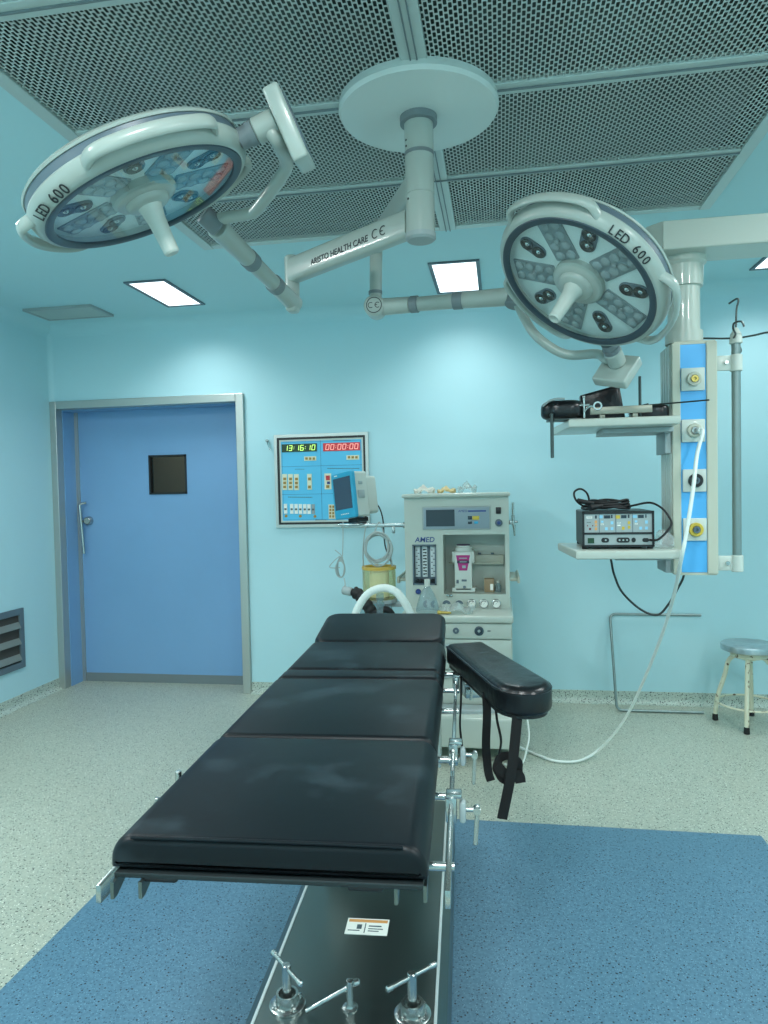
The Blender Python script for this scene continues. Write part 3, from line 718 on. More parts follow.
def shelf(z0, z1, pts, name='shelf'):
    b = B(); b.slab(pts, z0, z1, .008, .006, 3); return obj(name, b, 'white_enamel', t)
SH = [(.283, 2.745), (.663, 2.745), (.663, 3.12), (.247, 3.15)]
lo = shelf(1.221, 1.255, SH); up_ = shelf(1.722, 1.754, [(x-.022 if x < .5 else x, y) for x, y in SH])
obj('shelf_bracket', B().span((.40, 2.85, 1.702), (.663, 3.05, 1.7215), .003).span((.641, 2.90, 1.62), (.663, 3.06, 1.703), .003), 'mid_grey', up_)
obj('shelf_bracket', B().span((.45, 2.90, 1.201), (.663, 3.05, 1.2205), .003).span((.641, 2.91, 1.15), (.663, 3.06, 1.202), .003), 'mid_grey', lo)
# IV pole
ip = Vector((.918, 2.95, 0))
pl = obj('drip_pole', B().cyl((ip.x, ip.y, 1.165), (ip.x, ip.y, 2.05), .0165, seg=20), 'pole_grey', t)
b = B(); b.cyl((ip.x, ip.y, 2.042), (ip.x, ip.y, 2.075), .024, .022, bev=.003); b.cyl((ip.x, ip.y, 2.075), (ip.x, ip.y, 2.105), .021, .008, bev=.003); obj('pole_cap', b, 'white_plastic', pl)
for z in (1.97, 1.185):
    b = B(); b.cyl((ip.x, ip.y, z-.035), (ip.x, ip.y, z+.03), .023, bev=.003); b.span((PX1+.004, ip.y-.008, z-.03), (ip.x-.018, ip.y+.008, z+.028), .003); k = obj('pole_bracket', b, 'white_plastic', pl)
    obj('bracket_screw', B().cyl((ip.x-.038, ip.y-.009, z), (ip.x-.038, ip.y-.016, z), .008), 'steel', k)
hook = lambda pts: obj('hook', B().tube(spline(pts, 6), .0038, 8), 'dark_steel', pl)
P_ = lambda x, z, y=0: Vector((ip.x+x, ip.y+y, z+.014))
hook([P_(0, 2.085), P_(.003, 2.16), P_(.010, 2.192), P_(.004, 2.202), P_(-.025, 2.185)])
hook([P_(-.01, 2.05), P_(-.06, 2.052), P_(-.13, 2.056), P_(-.155, 2.048), P_(-.166, 2.062), P_(-.155, 2.078)])
hook([P_(.01, 2.05), P_(.07, 2.058), P_(.115, 2.066), P_(.15, 2.06), P_(.16, 2.075)])
hook([P_(-.012, 2.048, -.01), P_(-.02, 2.055, -.06), P_(-.04, 2.065, -.10), P_(-.04, 2.085, -.11), P_(-.015, 2.09, -.11), P_(-.005, 2.07, -.11)])
hook([P_(.005, 2.045, .012), P_(.02, 2.03, .03), P_(.028, 2.005, .03), P_(.014, 1.992, .03), P_(.008, 1.998, .028)])

# electrosurgical unit
EX0, EX1, EY, EZ0, EZ1 = .312, .576, 2.80, 1.264, 1.401
em = rotz(((EX0+EX1)/2, EY, EZ0-.0085), -1.5)
t = thing('electrosurgical_unit', 'black electrosurgical generator with coloured front panel on the lower pendant shelf', 'electrosurgical unit', em)
W_, H_ = EX1-EX0, EZ1-EZ0; E0 = em @ Matrix.Translation((0, 0, .0085))
b = B(E0); b.span((-W_/2, .004, 0), (W_/2, .30, H_), .005); bd = obj('body', b, 'black_plastic', t, smooth=False)
b = B(E0); b.span((-W_/2, -.006, 0), (W_/2, .004, .008)); b.span((-W_/2, -.006, H_-.010), (W_/2, .004, H_)); b.span((-W_/2, -.006, 0), (-W_/2+.008, .004, H_)); b.span((W_/2-.008, -.006, 0), (W_/2, .004, H_)); b.span((-W_/2, -.006, .048), (W_/2, .004, .056))
obj('front_frame', b, 'black_plastic', t, smooth=False)
cp = obj('control_panel', B(E0).span((-W_/2+.008, -.001, .056), (W_/2-.008, .0035, H_-.010)), 'mid_grey', t, smooth=False)
sp_ = obj('socket_panel', B(E0).span((-W_/2+.008, -.001, .008), (W_/2-.008, .0035, .048)), 'mid_grey', t, smooth=False)
ex = lambda px: (px-68)/(648-68)*W_-W_/2          # front detail, across
ez = lambda py: (428-py)/(428-160)*H_
def dots(name, m, lst, parent, d=.0012):
    for x0, z0, x1, z1 in lst: obj(name, B(E0).span((ex(x0), -.001-d, ez(z1)), (ex(x1), -.001, ez(z0))), m, parent, smooth=False)
dots('mode_field', 'lightblue', [(208, 188, 236, 212), (478, 190, 512, 212)], cp)
dots('mode_field', 'yellow', [(338, 190, 376, 216)], cp)
dots('display', 'screen_dark', [(246, 190, 298, 214), (384, 190, 428, 214), (520, 190, 566, 214), (174, 190, 188, 214), (304, 186, 316, 212), (440, 186, 452, 212), (578, 186, 588, 212)], cp)
dots('divider', 'slate', [(206, 180, 211, 325), (339, 180, 344, 325), (474, 180, 479, 325)], cp)
dots('key', 'lightblue', [(300, 235, 322, 258), (300, 280, 322, 302), (254, 280, 276, 302), (576, 232, 598, 256), (576, 278, 598, 300), (530, 278, 552, 300), (222, 230, 242, 246), (494, 230, 514, 246)], cp)
dots('key', 'yellow', [(390, 276, 412, 300), (438, 236, 458, 258), (438, 270, 458, 292)], cp)
dots('key', 'orange', [(170, 228, 190, 250), (172, 256, 190, 272), (170, 280, 190, 302)], cp)
dots('key', 'dark_red', [(124, 284, 140, 300), (108, 262, 116, 272), (150, 262, 158, 272)], cp)
dots('legend', 'paper', [(104, 196, 150, 212), (220, 252, 244, 262), (354, 244, 380, 252), (354, 262, 380, 270), (494, 252, 516, 262)], cp)
dots('legend', 'ink_grey', [(108, 200, 146, 204), (106, 240, 140, 244), (356, 246, 376, 249), (222, 256, 240, 259), (496, 256, 512, 259)], cp, .0016)
dots('power_switch', 'led_green_back', [(112, 360, 164, 400)], sp_, .004)
b = B(E0)
for x0, x1, zc, h in ((222, 286, 377, 36), (346, 452, 377, 38), (466, 500, 377, 36), (552, 606, 378, 30)):
    F = E0 @ frame((( ex(x0)+ex(x1))/2, -.001, ez(zc)), (1, 0, 0), (0, -1, 0)); T0 = E0.inverted() @ F
    b.slab(rrect(ex(x1)-ex(x0), h/268*H_, .009, 5), 0, .003, X=T0)
obj('socket', b, 'black_plastic', sp_)
for x in (258, 370, 400, 430): F = frame((ex(x), -.004, ez(377)), (1, 0, 0), (0, -1, 0)); obj('socket_pin', B(E0).lathe([(.0035, 0), (.0035, .0012), (0, .0012)], 10, F), 'mid_grey', sp_)
b = B(E0)
for x in (-.12, .12):
    for y in (.02, .27): b.cyl((x, y, -.0085), (x, y, .001), .012)
obj('rubber_foot', b, 'black_rubber', t)
# cables on the unit
b = B(E0)
for k in range(4):
    r1, r2 = .092-.006*k, .042-.004*k; z = H_+.011+.009*k
    b.tube(spline([(-.03+.004*k+r1*math.cos(a), .12+r2*math.sin(a)*1.6, z+.004*math.sin(3*a+k)) for a in [2*PI*i/16 for i in range(16)]], 3, True), .0045, 8, True)
b.tube(spline([(-.095, .08, H_+.02), (-.125, .05, H_+.022), (-.152, .03, H_+.045), (-.158, .03, H_+.075), (-.135, .03, H_+.088), (-.11, .04, H_+.072), (-.10, .05, H_+.04), (-.105, .045, H_+.008)], 5), .004, 8)
b.cyl((-.145, .03, H_+.042), (-.085, .05, H_+.03), .010, .008); b.cyl((-.10, .03, H_+.014), (-.05, .06, H_+.02), .012, .009)
b.tube(spline([(.045, .10, H_+.012), (.07, .06, H_+.02), (.12, .02, H_+.03), (.155, -.012, H_+.012), (.178, -.03, H_-.02), (.186, -.04, H_-.05), (.165, -.045, H_-.082), (.14, -.045, H_-.105), (.125, -.03, .026), (.115, -.008, .0265)], 6), .0042, 8)
tag(obj('handpiece_cable', b, 'black_rubber', base=E0 @ Vector((-.03, .12, H_))), 'coiled black handpiece cable lying on top of the electrosurgical unit', 'cable')
tag(obj('power_cord', B().tube(spline([E0 @ Vector((.0, .30, .05)), E0 @ Vector((-.02, .345, .03)), at(607, 548, 3.19), at(611, 560, 3.19), at(614, 574, 3.18), at(622, 592, 3.17), at(640, 609, 3.16), at(657, 615, 3.15), at(668, 605, 3.13), at(678, 588, 3.11), at(684, 574, 3.09), (.750, 3.085, 1.22), (.750, 3.082, 1.30)], 6), .0048, 8), 'dark_cable', base=at(657, 616, 3.15)),
    'thin black power cord hanging in a loop below the lower pendant shelf', 'cable')
b = B(); random.seed(3)
cp_ = Vector((.618, 2.84, 1.2555))
lay = [(.036, 0), (.042, .012), (.034, .035), (.026, .055), (.012, .066), (0, .068)]
b.lathe(lay, 14, Matrix.Translation(cp_)); 
for v in b.bm.verts:
    if v.co.z > cp_.z+.002: v.co += Vector((random.uniform(-1, 1), random.uniform(-1, 1), random.uniform(-.5, .7)))*.007
tag(obj('plastic_bag', b, 'film', base=cp_, smooth=False), 'crumpled clear plastic bag beside the electrosurgical unit on the lower shelf', 'bag')

# padded supports on the upper shelf
SZ = 1.7545
X = rotz((.258, 2.835, SZ), 4)
t = thing('leg_support', 'round-ended black padded leg support overhanging the left end of the upper shelf', 'padded support', X)
b = B(X); b.slab(rrect(.165, .125, .06, 7, -.012, 0), .008, .078, .028, .022, 5); obj('cushion', b, 'vinyl_worn', t, ang=60)
b = B(X); b.span((-.07, -.04, .0005), (.07, .04, .0085), .002); obj('base_plate', b, 'dark_steel', t)
b = B(X); b.cyl((-.063, -.070, .025), (-.063, -.070, -.145), .0065, bev=.002); b.cyl((-.063, -.073, .02), (-.063, -.03, .02), .006); obj('rod', b, 'dark_steel', t)
b = B(X); b.tube(spline([(-.09, -.03, .058), (-.07, -.048, .074), (-.04, -.052, .082), (-.01, -.046, .081)], 5), .004, 6); obj('buckle', b, 'mid_grey', t)
X = rotz((.41, 2.957, SZ), -3)
t = thing('knee_support', 'boxy black knee support pad with a flat steel bar on the upper shelf', 'padded support', X)
b = B(X); out = [(-.085, .0), (.088, .0), (.066, .132), (.03, .132), (-.085, .104)]
b.slab(out, -.055, .055, .012, .012, 4, frame((0, 0, .004), (1, 0, 0), (0, -1, 0))); obj('cushion', b, 'vinyl_worn', t, ang=60)
b = B(X); b.span((-.055, -.165, .018), (.170, -.155, .046), .002); b.span((-.02, -.157, .0005), (.0, -.05, .019), .002); b.span((.10, -.157, .0005), (.12, -.05, .019), .002); br = obj('steel_bar', b, 'bar_grey', t)
b = B(X); b.cyl((-.078, -.17, .0045), (-.078, -.17, .085), .0045, bev=.0015); b.cyl((-.095, -.17, .055), (-.058, -.17, .055), .0045); b.ball((-.078, -.17, .086), .006); b.tube(spline([(-.078, -.17, .03), (-.065, -.17, .045), (-.05, -.165, .05), (-.03, -.16, .035)], 5), .005, 8); b.ring(.011, .017, -.003, .003, 16, frame((-.028, -.168, .05), (1, 0, 0), (0, -1, 0))); obj('screw_clamp', b, 'steel', br)
X = rotz((.584, 2.87, SZ), -4)
t = thing('shoulder_support', 'low black padded support with thin steel rods beside the pendant column', 'padded support', X)
b = B(X); b.slab(rrect(.145, .12, .03, 5, 0, .08), .0, .058, .016, .010, 4); obj('cushion', b, 'vinyl_worn', t, ang=60)
b = B(X); b.cyl((-.042, -.012, .0005), (-.042, -.012, .165), .0055); b.cyl((-.02, -.015, .052), (.175, -.165, .045), .003, seg=8); b.cyl((-.085, -.0, .04), (-.01, -.01, .055), .006); b.cyl((-.045, .02, .03), (-.042, -.012, .03), .007); obj('rod', b, 'dark_steel', t)

# gas hose from the pendant to the anaesthesia machine
hp = [Vector((.757, PY0-.034, 1.705)), Vector((.760, PY0-.075, 1.695)), at(697, 455, 2.80), at(693, 490, 2.74), at(686, 535, 2.72), at(681, 560, 2.74), at(674, 595, 2.95), at(662, 635, 3.25), at(646, 675, 3.55), at(630, 710, 3.78), at(614, 734, 3.9)]
hp += [atz(596, 752, .035), atz(578, 761, .013), atz(556, 761, .011), atz(540, 756, .011), atz(526, 750, .012), atz(512, 747, .03)+Vector((0, .05, .0))]
hz = B(); hz.tube(spline(hp, 6), .0072, 10); hz.cyl((.757, PY0-.030, 1.705), (.7585, PY0-.060, 1.7), .012)
tag(obj('gas_hose', hz, 'white_hose', base=hp[12]), 'long white gas hose running from the pendant outlet down to the floor', 'hose')

# ------------------------------------------------------------------ anaesthesia machine
MX0, MX1, MF, MB_ = -.571, .05, 4.20, 4.72
t = thing('anaesthesia_machine', 'white anaesthesia machine with screen and flowmeters against the back wall', 'anaesthesia machine', (-.26, 4.25, 0))
mu = lambda px: MX0+(px-122)/(618-122)*(MX1-MX0)            # across its front
mz = lambda py: 1.455-(py-130)/4.8*.00618                   # up its front
rx0, rx1, rz0, rz1 = mu(306), mu(598), mz(585), mz(308)       # open bay
fx0, fx1, fz0, fz1 = mu(158), mu(272), mz(542), mz(352)       # flowmeter window
DZ_ = .785
b = B()
zt = 1.455; zb = DZ_
for x0, x1, z0, z1 in ((MX0, fx0, zb, zt), (fx0, fx1, zb, fz0), (fx0, fx1, fz1, zt), (fx1, rx0, zb, zt), (rx0, rx1, zb, rz0), (rx0, rx1, rz1, zt), (rx1, MX1, zb, zt)):
    b.span((x0, MF, z0), (x1, MF+.03, z1))
b.span((MX0, MF+.03, zb), (MX0+.02, MB_, zt)); b.span((MX1-.02, MF+.03, zb), (MX1, MB_, zt)); b.span((MX0+.02, MB_-.02, zb), (MX1-.02, MB_, zt)); b.span((MX0+.02, MF+.03, zt-.02), (MX1-.02, MB_-.02, zt))
obj('upper_body', b, 'white_enamel', t, smooth=False)
b = B(); b.span((rx0-.004, MF+.20, rz0-.02), (rx1+.004, MF+.21, rz1+.02)); b.span((rx0-.012, MF+.03, rz0-.02), (rx0, MF+.20, rz1+.02)); b.span((rx1, MF+.03, rz0-.02), (rx1+.012, MF+.20, rz1+.02)); b.span((rx0, MF+.03, rz0-.012), (rx1, MF+.20, rz0)); b.span((rx0, MF+.03, rz1), (rx1, MF+.20, rz1+.012))
bay = obj('vaporiser_bay', b, 'white_enamel', t, smooth=False)
b = B(); b.box(((rx0+rx1)/2+.01, MF+.185, mz(437)), (.33, .025, .055), .004); b.span((rx0+.02, MF+.16, mz(460)), (rx1-.01, MF+.2, mz(452)), .002)
ml = obj('mounting_rail', b, 'cream', bay)
b = B()
for px in (475, 537): b.cyl((mu(px), MF+.165, mz(412)), (mu(px), MF+.165, mz(404)), .010)
obj('rail_knob', b, 'slate', ml)
obj('top_lid', B().box(((MX0+MX1)/2, (MF+MB_)/2-.015, 1.462), (MX1-MX0+.02, MB_-MF+.05, .022), .008, seg=3), 'white_enamel', t)
b = B(); b.span((mu(210), MF-.010, mz(284)), (mu(531), MF, mz(177)), .003); scp = obj('screen_panel', b, 'mid_grey', t)
b = B(); b.span((mu(216), MF-.0115, mz(279)), (mu(526), MF-.009, mz(183)), .001); obj('panel_face', b, 'panel_grey', scp)
obj('screen', B().span((mu(228), MF-.013, mz(268)), (mu(364), MF-.011, mz(191))), 'screen_dark', scp, smooth=False)
b = B(); b.text('AMED', .020, frame((mu(402), MF-.0121, mz(199)), (1, 0, 0), (0, -1, 0)), .0006, shear=.2)
b.span((mu(428), MF-.0124, mz(203)), (mu(512), MF-.0112, mz(196))); obj('panel_lettering', b, 'navy', scp, smooth=False)
b = B(); b.span((mu(448), MF-.0135, mz(240)), (mu(480), MF-.0112, mz(222)), .001); obj('key', b, 'yellow', scp)
b = B(); b.span((mu(427), MF-.0135, mz(238)), (mu(446), MF-.0112, mz(222)), .001); b.span((mu(427), MF-.0135, mz(258)), (mu(446), MF-.0112, mz(247)), .001); obj('key', b, 'screen_dark', scp)
b = B(); b.span((mu(456), MF-.0135, mz(258)), (mu(474), MF-.0112, mz(247)), .001); obj('key', b, 'bezel_blue', scp)
obj('power_switch', B().span((mu(558), MF-.010, mz(214)), (mu(582), MF+.001, mz(184)), .002), 'black_plastic', t)
ff = lambda px, py, o=0: frame((mu(px), MF-o, mz(py)), (1, 0, 0), (0, -1, 0))
kb = obj('control_knob', B(ff(571, 255)).lathe([(.022, 0), (.022, .012), (.018, .015), (0, .015)], 24), 'slate', t); obj('knob_cap', B(ff(571, 255)).lathe([(.011, .0151), (.010, .02), (0, .021)], 20), 'navy', kb)
b = B(); b.text('AMED', .044, ff(218, 331, .0004), .0008, shear=.15, bold=.0006); obj('lettering', b, 'navy', t, smooth=False, label='AMED in dark blue lettering')
# flowmeters
b = B(); b.span((fx0, MF+.04, fz0), (fx1, MF+.045, fz1)); b.span((fx0, MF-.006, fz0), (fx0+.008, MF+.045, fz1)); b.span((fx1-.008, MF-.006, fz0), (fx1, MF+.045, fz1)); b.span((fx0, MF-.006, fz0), (fx1, MF+.045, fz0+.008)); b.span((fx0, MF-.006, fz1-.008), (fx1, MF+.045, fz1))
fm = obj('flowmeter_bank', b, 'slate', t, smooth=False)
for px in (180, 215, 254):
    b = B(); b.span((mu(px)-.015, MF+.028, fz0+.045), (mu(px)+.015, MF+.039, fz1-.014), .002); ft = obj('flow_tube', b, 'tube_white', fm)
    b = B()
    for k in range(9): b.box((mu(px)+(.006 if k % 2 else -.006), MF+.0275, fz0+.06+k*.0185), (.011, .0012, .004))
    if px == 215:
        for k in range(9): b.box((mu(px), MF+.0272, fz0+.064+k*.0185), (.022, .0014, .006))
    obj('scale_marks', b, 'ink', ft, smooth=False)
for px in (180, 198, 215, 233, 252):
    obj('flow_knob', B(frame((mu(px), MF+.03, fz0+.026), (1, 0, 0), (0, -1, 0))).lathe([(.0095, 0), (.0095, .022), (.006, .025), (0, .025)], 14), 'black_plastic', fm)
obj('blue_button', B(ff(183, 573)).lathe([(.016, 0), (.016, .010), (.013, .014), (0, .014)], 20), 'navy', t)
b = B()
for px in (325, 341): b.ball((mu(px), MF-.012, mz(590)), .010)
obj('hook_stud', b, 'chrome', t)
# gauges along the foot of the upper body
for px in (437, 495, 553):
    g = obj('pressure_gauge', B(ff(px, 628)).lathe([(.027, 0), (.027, .012), (.024, .014), (.0225, .010), (0, .010)], 28), 'steel', t)
    obj('dial', B(ff(px, 628)).lathe([(.0222, .0101), (0, .0106)], 28), 'paper', g)
    F = ff(px, 628, .0107); b = B(); b.ring(.015, .0185, 0, .0006, 20, F, 40, 200); q = F @ Matrix.Rotation(R(55), 4, 'Z'); b.sweep([q @ Vector((-.004, 0, .0006)), q @ Vector((.015, 0, .0006))], [(-.001, -.0004), (.001, -.0004), (.001, .0004), (-.001, .0004)]); obj('needle', b, 'ink', g, smooth=False)
for px in (225, 262, 318, 378):
    g = obj('half_dial', B(ff(px, 632)).lathe([(.028, 0), (.028, .006), (0, .006)], 28), 'white_plastic', t)
    F = ff(px, 632, .0061) @ Matrix.Rotation(R(90 if px < 270 else 0), 4, 'Z'); b = B(); b.ring(.007, .025, 0, .0008, 20, F, 5, 175)
    obj('dial_print', b, 'slate', g, smooth=False)
rb = obj('red_valve', B(ff(465, 659)).lathe([(.012, 0), (.012, .016), (.009, .02), (0, .02)], 20), 'dark_red', t)
# worktop, cabinet and base
obj('worktop', B().box(((MX0+MX1)/2+.004, 4.30, .765), (MX1-MX0+.02, .73, .042), .012, seg=3), 'white_enamel', t)
cab = obj('lower_cabinet', B().span((MX0+.005, 3.97, .27), (MX1+.006, 4.66, .744), .004), 'white_enamel', t, smooth=False)
for z0, z1, nm in ((.655, .740, 'control_fascia'), (.478, .648, 'drawer'), (.282, .470, 'drawer')):
    dr = obj(nm, B().span((MX0+.01, 3.952, z0), (MX1+.001, 3.971, z1), .004), 'white_enamel', t)
    if nm == 'drawer':
        obj('drawer_pull', B().box((-.26, 3.946, z1-.03), (.20, .016, .016), .005), 'mid_grey', dr)
    else:
        fc = lambda px: MX0+(px-122)/(632-122)*(MX1-MX0+.02)
        for px, r_, m_ in ((372, .014, 'slate'), (475, .021, 'dark_ring'), (300, .014, 'slate'), (230, .018, 'slate')):
            F = frame((fc(px), 3.952, .700), (1, 0, 0), (0, -1, 0)); k = obj('connector', B(F).lathe([(r_*1.25, 0), (r_*1.25, .006), (r_, .009), (r_*.7, .009), (r_*.6, .004), (0, .004)], 24), m_, dr); obj('connector_core', B(F).lathe([(r_*.42, .0041), (r_*.35, .012), (0, .012)], 16), 'mid_grey', k)
        obj('connector_text', B().span((fc(512), 3.951, .697), (fc(526), 3.9522, .703)), 'ink_grey', dr, smooth=False)
b = B()
pts = [(MX0-.03, 3.80), (MX1+.035, 3.80), (MX1+.045, 4.66), (MX0-.03, 4.66)]
b.slab(pts, .085, .265, .03, .012, 4); obj('base', b, 'white_enamel', t)
b = B(); b.slab([(-.42+.26*math.cos(R(a))+.18, 3.94+.11*math.sin(R(a))) for a in range(180, 361, 12)], .2655, .288, .01, 0, 3); obj('foot_rest', b, 'mid_grey', t)
for x, y in ((MX1-.005, 3.87), (MX0+.03, 3.87), (MX1-.005, 4.58), (MX0+.03, 4.58)):
    b = B(); b.cyl((x-.014, y, .037), (x+.014, y, .037), .037, bev=.006, seg=24); cw = obj('caster', b, 'mid_grey', t)
    b = B(); b.cyl((x, y+.012, .06), (x, y+.012, .0849), .012); b.span((x-.022, y-.02, .05), (x-.016, y+.03, .078), .002); b.span((x+.016, y-.02, .05), (x+.022, y+.03, .078), .002); b.span((x-.022, y-.02, .074), (x+.022, y+.03, .080), .002); obj('caster_fork', b, 'cream', cw)
b = B()
for s, x in ((-1, MX0), (1, MX1)):
    b.span((x, 4.27, mz(532)), (x+s*.055, 4.60, mz(517)), .006)
    b.span((x+s*.045, 4.25, mz(540)), (x+s*.060, 4.62, mz(510)), .005)
obj('side_handle', b, 'cream', t)
b = B(); xx = MX1+.005
b.span((MX1, 4.30, mz(268)), (xx+.02, 4.325, mz(250)), .003); b.cyl((xx+.022, 4.31, mz(270)), (xx+.022, 4.31, mz(225)), .010); b.cyl((xx+.022, 4.31, mz(225)), (xx+.022, 4.31, mz(165)), .007); b.cyl((xx+.026, 4.31, mz(270)), (xx+.03, 4.31, mz(322)), .010, .005); b.cyl((xx+.01, 4.31, mz(256)), (xx+.05, 4.31, mz(256)), .006)
obj('suction_regulator', b, 'steel', t)
tag(obj('white_lead', B().tube(spline([at(524, 700, 4.02), at(527, 717, 3.98), at(529, 735, 3.93), at(527, 748, 3.88), atz(523, 762, .008), atz(516, 768, .008), atz(505, 764, .008)], 6), .0055, 8), 'white_hose', base=atz(523, 762, 0)), 'short white lead curving to the floor at the right side of the anaesthesia machine base', 'cable')
# pole bar carrying the monitor
b = B(); zb_ = mz(264); b.span((-.985, 4.285, zb_-.012), (MX0, 4.305, zb_+.012), .002); b.cyl((MX0+.0, 4.295, zb_), (MX0-.02, 4.295, zb_), .02)
b.box((-.92, 4.26, zb_+.010), (.14, .10, .012), .003); b.span((-.66, 4.28, zb_-.05), (-.645, 4.31, zb_-.01), .002); obj('monitor_bar', b, 'steel', t)

# vaporiser in the bay
vz = rz0+.001
vx = mu(398); X = Matrix.Translation((vx, MF+.10, vz))
t = thing('vaporiser', 'white vaporiser with magenta label standing in the bay of the anaesthesia machine', 'vaporiser', X)
hgt = mz(378)-mz(572); VX = X @ Matrix.Diagonal((1.17, 1, 1, 1))
b = B(VX); b.span((-.045, -.05, .012), (.045, .05, hgt-.002), .006); b.span((-.058, -.045, hgt-.07), (.058, .05, hgt), .006); b.span((-.06, -.05, .002), (.06, .05, .03), .005); vb = obj('body', b, 'white_plastic', t)
obj('dial', B(VX).lathe([(.046, hgt), (.046, hgt+.022), (.038, hgt+.026), (.038, hgt+.034), (0, hgt+.034)], 32), 'white_plastic', t); obj('dial_top', B(VX).lathe([(.036, hgt+.0342), (.034, hgt+.04), (0, hgt+.04)], 32), 'purple', t)
F = frame((0, -.0505, 0), (1, 0, 0), (0, -1, 0)); lb = B(VX); lb.slab([(-.022, hgt-.115), (.020, hgt-.115), (.036, hgt-.022), (-.036, hgt-.022)], 0, .001, X=F); lb = obj('label_plate', lb, 'magenta', vb, smooth=False)
b = B(VX); b.box((0, -.052, hgt-.062), (.062, .001, .018)); obj('label_band', b, 'purple', lb, smooth=False)
b = B(VX); b.box((0, -.0522, hgt-.040), (.04, .001, .006)); b.box((0, -.0528, hgt-.062), (.036, .001, .005)); b.box((.004, -.0522, hgt-.092), (.018, .001, .016)); obj('label_print', b, 'lens_grey', lb, smooth=False)
b = B(VX); b.box((.004, -.0515, .075), (.026, .003, .012), .001); b.box((-.03, -.0515, .068), (.012, .003, .022), .001); b.cyl((.005, -.05, .035), (.005, -.056, .035), .008); obj('filler_port', b, 'slate', vb)
X = Matrix.Translation((mu(520), MF+.11, vz))
t = thing('small_box', 'small brown carton standing right of the vaporiser', 'box', X)
b = B(X); b.span((-.030, -.03, 0), (.03, .03, mz(518)-mz(580)), .002); obj('carton', b, 'brown_box', t); obj('carton_label', B(X).span((.006, -.0312, .012), (.024, -.0302, .05)), 'paper', t, smooth=False)
X = Matrix.Translation((mu(563), MF+.10, vz))
t = thing('glass_vial', 'little clear vial with white cap beside the brown carton', 'vial', X)
obj('vial_body', B(X).lathe([(0, 0), (.016, 0), (.017, .004), (.017, .04), (.009, .048), (.009, .055), (0, .055)], 20), 'clear_plastic', t); obj('cap', B(X).lathe([(.011, .0552), (.011, .066), (0, .067)], 16), 'white_plastic', t)

# crumpled packaging and gloves on top
def crumple(name, c, sx, sy, h, m, seed, label, cat, n=16):
    random.seed(seed); b = B(); g = [[None]*(n+1) for _ in range(n+1)]
    for i in range(n+1):
        for j in range(n+1):
            u, v = i/n*2-1, j/n*2-1; e = max(0, 1-(u*u+v*v)*.75)
            z = h*(e**.6)*(.35+.65*abs(math.sin(3.1*u+seed)*math.cos(2.7*v+seed*2)))+random.uniform(0, h*.35)*(e > .1)
            k = 1 if u*u+v*v < 1 else 1/math.sqrt(u*u+v*v)
            g[i][j] = b.bm.verts.new((c[0]+sx*u*k*(1+random.uniform(-.06, .06)), c[1]+sy*v*k, c[2]+z+.001))
    for i in range(n):
        for j in range(n): b.bm.faces.new((g[i][j], g[i+1][j], g[i+1][j+1], g[i][j+1]))
    ge = bmesh.ops.solidify(b.bm, geom=list(b.bm.faces), thickness=.0012)
    return tag(obj(name, b, m, base=Vector(c), ang=30), label, cat)
TZ = 1.4735
crumple('paper_packaging', (mu(212), 4.32, TZ), .066, .10, .045, 'paper', 2, 'crumpled white paper packaging at the left on top of the anaesthesia machine', 'packaging')
crumple('rubber_gloves', (mu(318), 4.36, TZ), .060, .09, .036, 'latex', 5, 'pale yellow rubber gloves heaped in the middle on top of the anaesthesia machine', 'gloves')
crumple('plastic_packaging', (mu(421), 4.32, TZ), .062, .10, .055, 'film', 8, 'crumpled clear plastic packaging at the right on top of the anaesthesia machine', 'packaging')
# things on the worktop
WZ = .786
X = Matrix.Translation((mu(238), 4.06, WZ))
t = thing('oxygen_mask', 'clear plastic breathing mask standing on the worktop below the flowmeters', 'mask', X)
obj('mask_cone', B(X).lathe([(.066, 0), (.07, .012), (.058, .06), (.042, .105), (.020, .140), (.014, .155)], 24, cap=False), 'clear_plastic', t)
obj('mask_port', B(X).lathe([(.017, .150), (.017, .19), (.011, .192), (.011, .150)], 20), 'white_plastic', t)
tag(crumple('plastic_tubing_bag', (mu(378), 4.03, WZ), .098, .06, .05, 'film', 11, 'a', 'b'), 'crumpled clear plastic bag of tubing on the worktop', 'bag')
tag(obj('yellow_connector', B().cyl((mu(300), 3.975, WZ+.012), (mu(352), 3.965, WZ+.012), .009, .006, bev=.002).cyl((mu(290), 3.977, WZ+.012), (mu(302), 3.975, WZ+.012), .012, bev=.002), 'brass', base=Vector((mu(320), 3.97, WZ))), 'small yellow tube connector lying at the front of the worktop', 'connector')

# absorber with bellows dome, hoses beside the machine
X = Matrix.Translation((-.742, 4.25, .835))
t = thing('absorber_canister', 'yellowish clear canister with pleated sides left of the anaesthesia machine', 'canister', X)
b = B(X)
out = []
for k in range(48):
    a = 2*PI*k/48; r_ = .098+(.004 if k % 4 < 2 else -.002); out.append((r_*math.cos(a), r_*math.sin(a)))
b.slab(out, .0, .185, .01, .01, 3); obj('jar', b, 'amber_clear', t)
obj('lid_ring', B(X).ring(.086, .106, .182, .200, 40), 'amber_plastic', t)
obj('core', B(X).cyl((0, 0, .012), (0, 0, .165), .06), 'paper', t)
b = B(X); b.cyl((0, 0, -.02), (0, 0, -.0005), .11); b.span((.02, -.02, -.05), (.14, .02, -.021), .004); b.cyl((0, 0, -.82), (0, 0, -.02), .022); b.box((0, 0, -.8195), (.24, .24, .03), .01); obj('stand', b, 'mid_grey', t)
